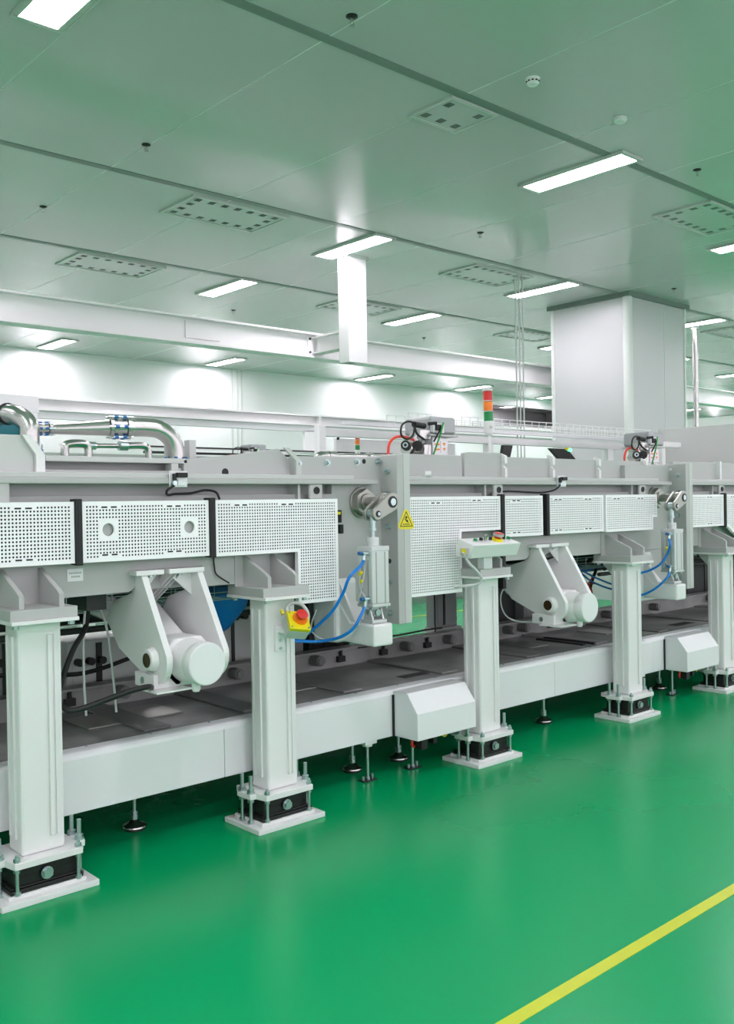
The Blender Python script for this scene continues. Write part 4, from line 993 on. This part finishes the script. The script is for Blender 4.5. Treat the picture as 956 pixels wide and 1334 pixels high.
# ------------------------------------------------------------------ pipework on the near chamber
def clamp(t, p0, p1, r):
    p0 = Vector(p0); p1 = Vector(p1); d = (p1-p0).normalized(); L = (p1-p0).length
    m = MB(); m.cyl(p0, p0+d*.018, r*1.28); m.cyl(p1-d*.018, p1, r*1.28); m.cyl(p0+d*.02, p1-d*.02, r*1.02); m.build('flange', 'steel', t, bev=.002)
    a = d.orthogonal().normalized(); b_ = d.cross(a); m = MB(); m2 = MB()
    for q in range(6):
        e = math.cos(q*PI/3+.3)*a+math.sin(q*PI/3+.3)*b_
        m.cyl(p0+e*r*1.25-d*.008, p1+e*r*1.25+d*.008, r*.10, n=8)
        m2.cyl(p0+e*r*1.25+d*.022, p0+e*r*1.25+d*.04, r*.2, n=8); m2.cyl(p1+e*r*1.25-d*.04, p1+e*r*1.25-d*.022, r*.2, n=8)
    m.build('clamp_bolt', 'zinc', t); m2.build('clamp_washer', 'bluep', t)
def pipe_run(x, y, label, label2, group):
    """elbow pair on module top; x,y = left riser position"""
    t = thing('vacuum_pipe', label, 'pipe', (x, y, 1.8), group)
    r = .046
    m = MB(); m.tube([(x, y-.03, 1.80), (x, y-.03, 1.93), (x, y-.02, 1.99), (x-.03, y+.03, 2.035), (x-.06, y+.12, 2.045), (x-.07, y+.22, 2.03)], r, n=28, sub=8); m.build('elbow', 'steel', t)
    clamp(t, (x, y-.03, 1.81), (x, y-.03, 1.90), r)
    m = MB(); m.ring((x-.05, y+.08, 2.045), (x-.052, y+.095, 2.045), r*1.12, r*.9); m.build('seal_ring', 'black', t)
    t = thing('vacuum_pipe', label2, 'pipe', (x+.5, y, 1.8), group)
    m = MB(); m.tube([(x+.16, y+.10, 1.985), (x+.42, y+.02, 1.998)], lambda q: .024+.018*q, n=24, sub=1); m.build('reducer', 'steel', t)
    clamp(t, (x+.08, y+.12, 1.985), (x+.17, y+.10, 1.987), .026)
    clamp(t, (x+.42, y+.02, 2.0), (x+.52, y-.005, 2.0), r)
    m = MB(); m.tube([(x+.50, y, 2.0), (x+.60, y-.02, 2.002), (x+.67, y-.04, 1.99), (x+.73, y-.05, 1.94), (x+.75, y-.05, 1.86), (x+.75, y-.05, 1.80)], r, n=28, sub=8); m.build('elbow', 'steel', t)
    m = MB(); m.cyl((x+.75, y-.05, 1.80), (x+.75, y-.05, 1.835), r*1.35); m.build('base_flange', 'steel', t)
    m = MB()
    for q in range(6): a = q*PI/3; m.cyl((x+.75+.056*math.cos(a), y-.05+.056*math.sin(a), 1.835), (x+.75+.056*math.cos(a), y-.05+.056*math.sin(a), 1.855), .009, n=8)
    m.build('base_bolt', 'bluep', t)
pipe_run(1.72, 4.25, 'polished steel elbow pipe at the left edge on the near chamber', 'polished steel reducer and elbow pipe with blue bolted clamps on the near chamber', 'polished pipework on the near chamber')
t = thing('vacuum_blower', 'teal and grey boxed pump head behind the left elbow pipe', 'machine part', (1.5, 4.7, 1.8))
boxo('body', 'teal', t, 1.2, 1.88, 4.65, 5.0, 1.80, 2.08, bev=.008)
boxo('top_beam', 'white', t, 1.0, 1.93, 4.6, 4.72, 2.085, 2.17, bev=.004)
boxo('leg', 'white', t, 1.86, 1.92, 4.6, 4.66, 1.80, 2.085)

# turbo pumps
def make_turbo():
    t = thing('turbo_pump', '', 'vacuum pump', (0, 0, 1.8), 'silver vacuum pumps with cable heads')
    b = MB(); b.cyl((0, 0, 1.8), (0, 0, 1.86), .12, n=32); b.cyl((0, 0, 1.86), (0, 0, 1.88), .135, n=32); b.cyl((0, 0, 1.88), (0, 0, 2.075), .105, n=32); b.build('pump_body', 'alu', t, bev=.003)
    m = MB()
    for q in range(12): a = q*PI/6; m.box(.108*math.cos(a)-.010, .108*math.cos(a)+.010, .108*math.sin(a)-.010, .108*math.sin(a)+.010, 1.9, 2.05); m.cyl((.118*math.cos(a), .118*math.sin(a), 1.95), (.118*math.cos(a), .118*math.sin(a), 2.03), .005, n=8); m.cyl((.12*math.cos(a), .12*math.sin(a), 1.88), (.12*math.cos(a), .12*math.sin(a), 1.90), .009, n=8)
    m.build('cooling_rib', 'steel', t)
    boxo('controller', 'alud', t, -.11, .15, -.13, .13, 2.075, 2.20, bev=.02)
    boxo('controller_rim', 'greyl', t, -.12, .16, -.14, .14, 2.06, 2.075, bev=.004)
    boxo('socket_block', 'white', t, -.09, .02, -.136, -.13, 2.085, 2.15)
    m = MB(); m.box(-.07, -.02, -.15, -.136, 2.1, 2.14); m.cyl((-.14, -.10, 2.13), (-.26, -.12, 2.135), .02, n=12); m.cyl((-.12, -.12, 2.145), (-.06, -.14, 2.15), .012, n=10); m.build('connector', 'black', t)
    m = MB(); m.cyl((-.10, -.05, 1.97), (-.30, -.08, 1.97), .045); m.cyl((-.20, -.06, 1.9), (-.20, -.06, 2.06), .035); m.box(-.2, -.1, -.12, -.02, 2.04, 2.10); m.cyl((-.12, -.08, 1.82), (-.12, -.08, 2.0), .05); m.build('valve_body', 'steel', t)
    m = MB()
    m.cyl((-.26, -.16, 1.985), (-.30, -.19, 1.985), .035); m.cyl((-.38, -.17, 1.98), (-.42, -.20, 1.985), .032); m.cyl((-.30, -.19, 1.985), (-.305, -.194, 1.985), .02)
    m.build('hand_wheel', 'black', t)
    m = MB(); m.ring((-.425, -.204, 1.985), (-.428, -.206, 1.985), .018, .01); m.build('wheel_hub', 'zinc', t)
    m = MB(); m.tube([(-.24, -.12, 2.14), (-.33, -.14, 2.15), (-.40, -.15, 2.12), (-.41, -.15, 2.06), (-.35, -.14, 2.03), (-.28, -.13, 2.06), (-.25, -.12, 2.13)], .007, n=8)
    m.tube([(-.26, -.12, 2.13), (-.25, -.14, 2.07), (-.2, -.16, 2.03)], .008, n=8); m.tube([(-.30, -.18, 1.98), (-.36, -.19, 1.92), (-.34, -.18, 1.83)], .009, n=8); m.tube([(-.02, -.15, 2.12), (-.08, -.17, 2.07), (-.1, -.15, 2.02)], .006, n=8); m.build('black_cable', 'black', t)
    m = MB(); m.tube([(.0, -.15, 2.155), (-.05, -.17, 2.08), (-.11, -.18, 1.98), (-.16, -.18, 1.88), (-.19, -.18, 1.82)], .006, n=8); m.build('green_cable', 'greenl', t)
    m = MB(); m.tube([(-.24, -.10, 2.03), (-.34, -.12, 2.045), (-.45, -.14, 2.04), (-.52, -.15, 1.99), (-.53, -.15, 1.90), (-.52, -.15, 1.83)], .009, n=8); m.build('red_hose', 'redh', t)
    m = MB()
    for z in (2.0, 1.965): m.box(-.06, -.01, -.1215, -.12, z, z+.012); m.prism([(.02, z+.018), (.05, z+.018), (.035, z-.004)], 'y', -.1215, -.12)
    m.build('warning_label', 'orange', t)
    boxo('label_panel', 'alu', t, -.08, .07, -.12, -.06, 1.93, 2.05, bev=.002)
    return t
tb = make_turbo(); tb.location = (4.74, 4.62, 1.8); tb['label'] = 'near silver vacuum pump with cables and red hose, left of the signal tower'
dup(tb, (7.50, 4.62, 1.8), 'right silver vacuum pump with red and green cables, in front of the pillar')
o = dup(tb, (7.35, 10.5, 2.03), 'distant silver vacuum pump above the long sloped rim plate at left')

# signal tower
def make_tower(loc, label, tilt=0, s_=1):
    t = thing('signal_tower', label, 'signal tower', loc)
    x, y, z = loc
    MB().cyl((x, y, z), (x, y, z+.32), .010, n=12).build('pole', 'white', t)
    MB().lathe([(.016, .31), (.034, .325), (.038, .34), (.038, .415)], (x, y, z), (0, 0, 1)).build('base', 'white', t)
    z0 = z+.415
    for nm, mm in (('green_lens', 'green'), ('orange_lens', 'orange'), ('red_lens', 'red')):
        MB().cyl((x, y, z0+.004), (x, y, z0+.074), .0355).build(nm, mm, t); MB().cyl((x, y, z0), (x, y, z0+.004), .0375).build('spacer_ring', 'white', t); z0 += .078
    MB().lathe([(.038, 0), (.038, .008), (.03, .015)], (x, y, z0), (0, 0, 1)).build('top_cap', 'white', t)
    m = MB(); m.box(x-.034, x-.0335+.03, y-.0395, y-.037, z+.36, z+.38); m.build('base_label', 'cast', t)
    t.rotation_euler = (0, tilt, 0)
make_tower((5.50, 4.70, 1.80), 'red, orange and green signal tower standing on the middle chamber', -.035)
make_tower((9.35, 10.6, 2.0), 'small distant signal tower seen through the white portal frame')

# cable basket frame
t = thing('portal_frame', 'white steel portal frame carrying the wire cable basket along the machine top', 'frame', (4.2, 5.15, 1.8))
b = MB(); b.box(4.19, 8.15, 5.15, 5.21, 2.09, 2.145); b.build('long_beam', 'white', t, bev=.003)
b = MB(); b.box(4.16, 4.22, 5.12, 5.18, 1.8, 2.16); b.build('left_leg', 'white', t, bev=.003)
b = MB(); b.box(8.05, 8.11, 4.75, 4.81, 1.80, 2.15); b.build('right_leg', 'white', t, bev=.003)
b = MB(); b.box(8.05, 8.11, 4.81, 5.15, 2.09, 2.15); b.box(8.111, 8.4, 4.75, 4.81, 2.1, 2.15); b.build('cross_arm', 'white', t, bev=.003)
m = MB(); m.box(6.0, 6.06, 5.15, 5.21, 1.8, 2.09); m.box(5.35, 5.43, 5.15, 5.21, 1.8, 2.09); m.box(7.75, 7.84, 5.15, 5.21, 1.8, 2.09); m.build('strut', 'white', t)
m = MB(); m.box(4.30, 8.3, 5.02, 5.06, 2.165, 2.19); m.build('cable_rail', 'alu', t)
m = MB(); m.box(8.046, 8.05, 4.76, 4.8, 2.11, 2.14); m.build('tube_end', 'black', t)
make_wire_tray(5.0, 8.4, 5.08, 5.32, 2.2, 2.29, 'cable_basket', 'long pale wire cable basket behind the signal tower in front of the pillar', .1, .0036)
# monitors seen under the frame
for x, lb in ((6.0, 'black cable chain arm under the portal frame, left one'), (6.78, 'black slanted display panel under the portal frame, with a green indicator')):
    t = thing('display_panel', lb, 'panel', (x, 5.0, 1.8))
    if x < 6.5: MB().prism([(x-.02, 1.9), (x+.08, 1.9), (x+.14, 2.07), (x+.02, 2.07)], 'y', 5.0, 5.03).build('panel', 'black', t, bev=.003)
    else:
        MB().prism([(x+.1, 1.9), (x+.34, 1.9), (x+.12, 2.06), (x-.14, 2.06)], 'y', 5.0, 5.03).build('panel', 'black', t, bev=.003)
        boxo('indicator', 'screen', t, x+.12, x+.16, 4.985, 5.0, 2.04, 2.065); boxo('marker', 'yellow', t, x+.08, x+.12, 4.985, 5.0, 2.05, 2.07)
    MB().box(x+.05, x+.07, 5.03, 5.1, 1.8, 2.0).build('bracket', 'white', t)
# far-left-of-pump low pipes
t = thing('vacuum_pipe', 'thin polished pipe lying behind the end plate left of the near pump', 'pipe', (4.1, 4.5, 1.8))
m = MB(); m.tube([(3.75, 4.5, 1.90), (4.5, 4.5, 1.905)], .024, n=20, sub=1); m.build('pipe', 'steel', t)
m = MB(); m.cyl((3.72, 4.5, 1.90), (3.78, 4.5, 1.90), .036); m.cyl((4.05, 4.5, 1.90), (4.09, 4.5, 1.90), .034); m.build('collar', 'steel', t)
m = MB(); m.tube([(3.72, 4.5, 1.9), (3.66, 4.5, 1.9), (3.63, 4.5, 1.86), (3.63, 4.5, 1.80)], .03, n=16); m.build('elbow', 'steel', t)

# ------------------------------------------------------------------ second machine line beyond
t = thing('vacuum_chamber', 'second machine line in the background behind the near chambers', 'machine module', (8, 11, .25))
boxo('chamber_body', 'grey', t, 1, 19, 10.9, 12.2, 1.15, 2.03, bev=.01)
boxo('skirt', 'white2', t, 1, 19, 10.5, 10.55, .23, .5)
boxo('deck', 'deck', t, 1, 19, 10.55, 12.4, .4, .48)
boxo('top_rim', 'greyl', t, 1, 19, 10.85, 10.9, 1.95, 2.28)
m = MB()
for x in (2.5, 4.9, 7.3, 12.2, 14.6, 17.0): m.box(x-.09, x+.09, 10.4, 10.55, .0, 1.15)
m.build('support_leg', 'white', t)
m = MB(); m.box(5.9, 18, 10.8, 10.84, 2.30, 2.33); m.box(5.9, 18, 10.8, 10.84, 2.38, 2.40); m.build('guide_rail', 'blackm', t)
m = MB(); m.box(5.0, 18, 11.3, 11.4, 2.26, 2.29); m.box(5.0, 18, 11.3, 11.32, 2.4, 2.42); m.build('cable_rail', 'white', t)
t = thing('vacuum_pipe', 'small distant polished pipe run with elbows beyond the near reducer pipe', 'pipe', (5, 10.6, 2.2))
m = MB(); m.tube([(4.75, 10.6, 2.2), (4.75, 10.6, 2.33), (4.80, 10.6, 2.37), (4.95, 10.6, 2.38), (5.02, 10.6, 2.36), (5.04, 10.6, 2.3), (5.04, 10.6, 2.2)], .05, n=16); m.build('elbow', 'steel', t)
m = MB(); m.tube([(5.1, 10.62, 2.36), (5.5, 10.62, 2.37)], .03, n=12, sub=1); m.tube([(5.5, 10.62, 2.37), (5.75, 10.6, 2.38), (5.83, 10.6, 2.34), (5.85, 10.6, 2.2)], .045, n=16); m.build('reducer', 'steel', t)
m = MB(); m.cyl((5.05, 10.62, 2.36), (5.14, 10.62, 2.36), .05, n=12); m.cyl((5.45, 10.62, 2.37), (5.56, 10.62, 2.37), .06, n=12); m.build('clamp', 'zinc', t)
t = thing('energy_chain', 'yellow flecked black cable chain lying on the background rail', 'cable chain', (9.5, 10.9, 2.6))
m = MB(); m.tube([(9.3, 11.0, 2.60), (9.35, 11.0, 2.66), (9.6, 11.0, 2.67), (11.5, 11.0, 2.64)], .02, n=8); m.build('chain', 'black', t)
m = MB(); m.box(9.3, 12.0, 11.05, 11.1, 2.3, 2.62); m.build('chain_support', 'white', t)

t = thing('cable_gland_block', 'small black and yellow connector behind the right edge of the large L-shaped guard', 'connector', (3.36, 3.98, 1.5))
m = MB(); m.box(3.32, 3.36, 3.95, 4.0, 1.50, 1.57); m.cyl((3.35, 3.95, 1.49), (3.35, 3.95, 1.44), .016, n=12); m.build('body', 'black', t, bev=.003)
boxo('marker', 'yellow', t, 3.325, 3.35, 3.948, 3.95, 1.545, 1.56)
tubeobj('floor_cable', 'black', [(4.2, 5.02, .625), (4.8, 5.03, .622), (5.1, 5.04, .63), (5.3, 5.05, .625)], .007, 'black cable lying along the rear deck rail above the far green floor', 'cable', n=8)
tubeobj('motor_cable', 'cable', [(5.15, 4.2, 1.1), (5.0, 4.2, .95), (5.02, 4.15, .80), (5.15, 4.0, .77), (5.25, 3.95, .79)], .005, 'thin pale cable hanging behind the foot of the far tilting motor', 'cable', n=8)
tubeobj('motor_cable', 'black', [(2.55, 4.7, .8), (2.2, 4.7, .73), (1.9, 4.7, .76), (1.7, 4.7, .78)], .012, 'black cable running level behind the hanging black loop', 'cable', n=8)
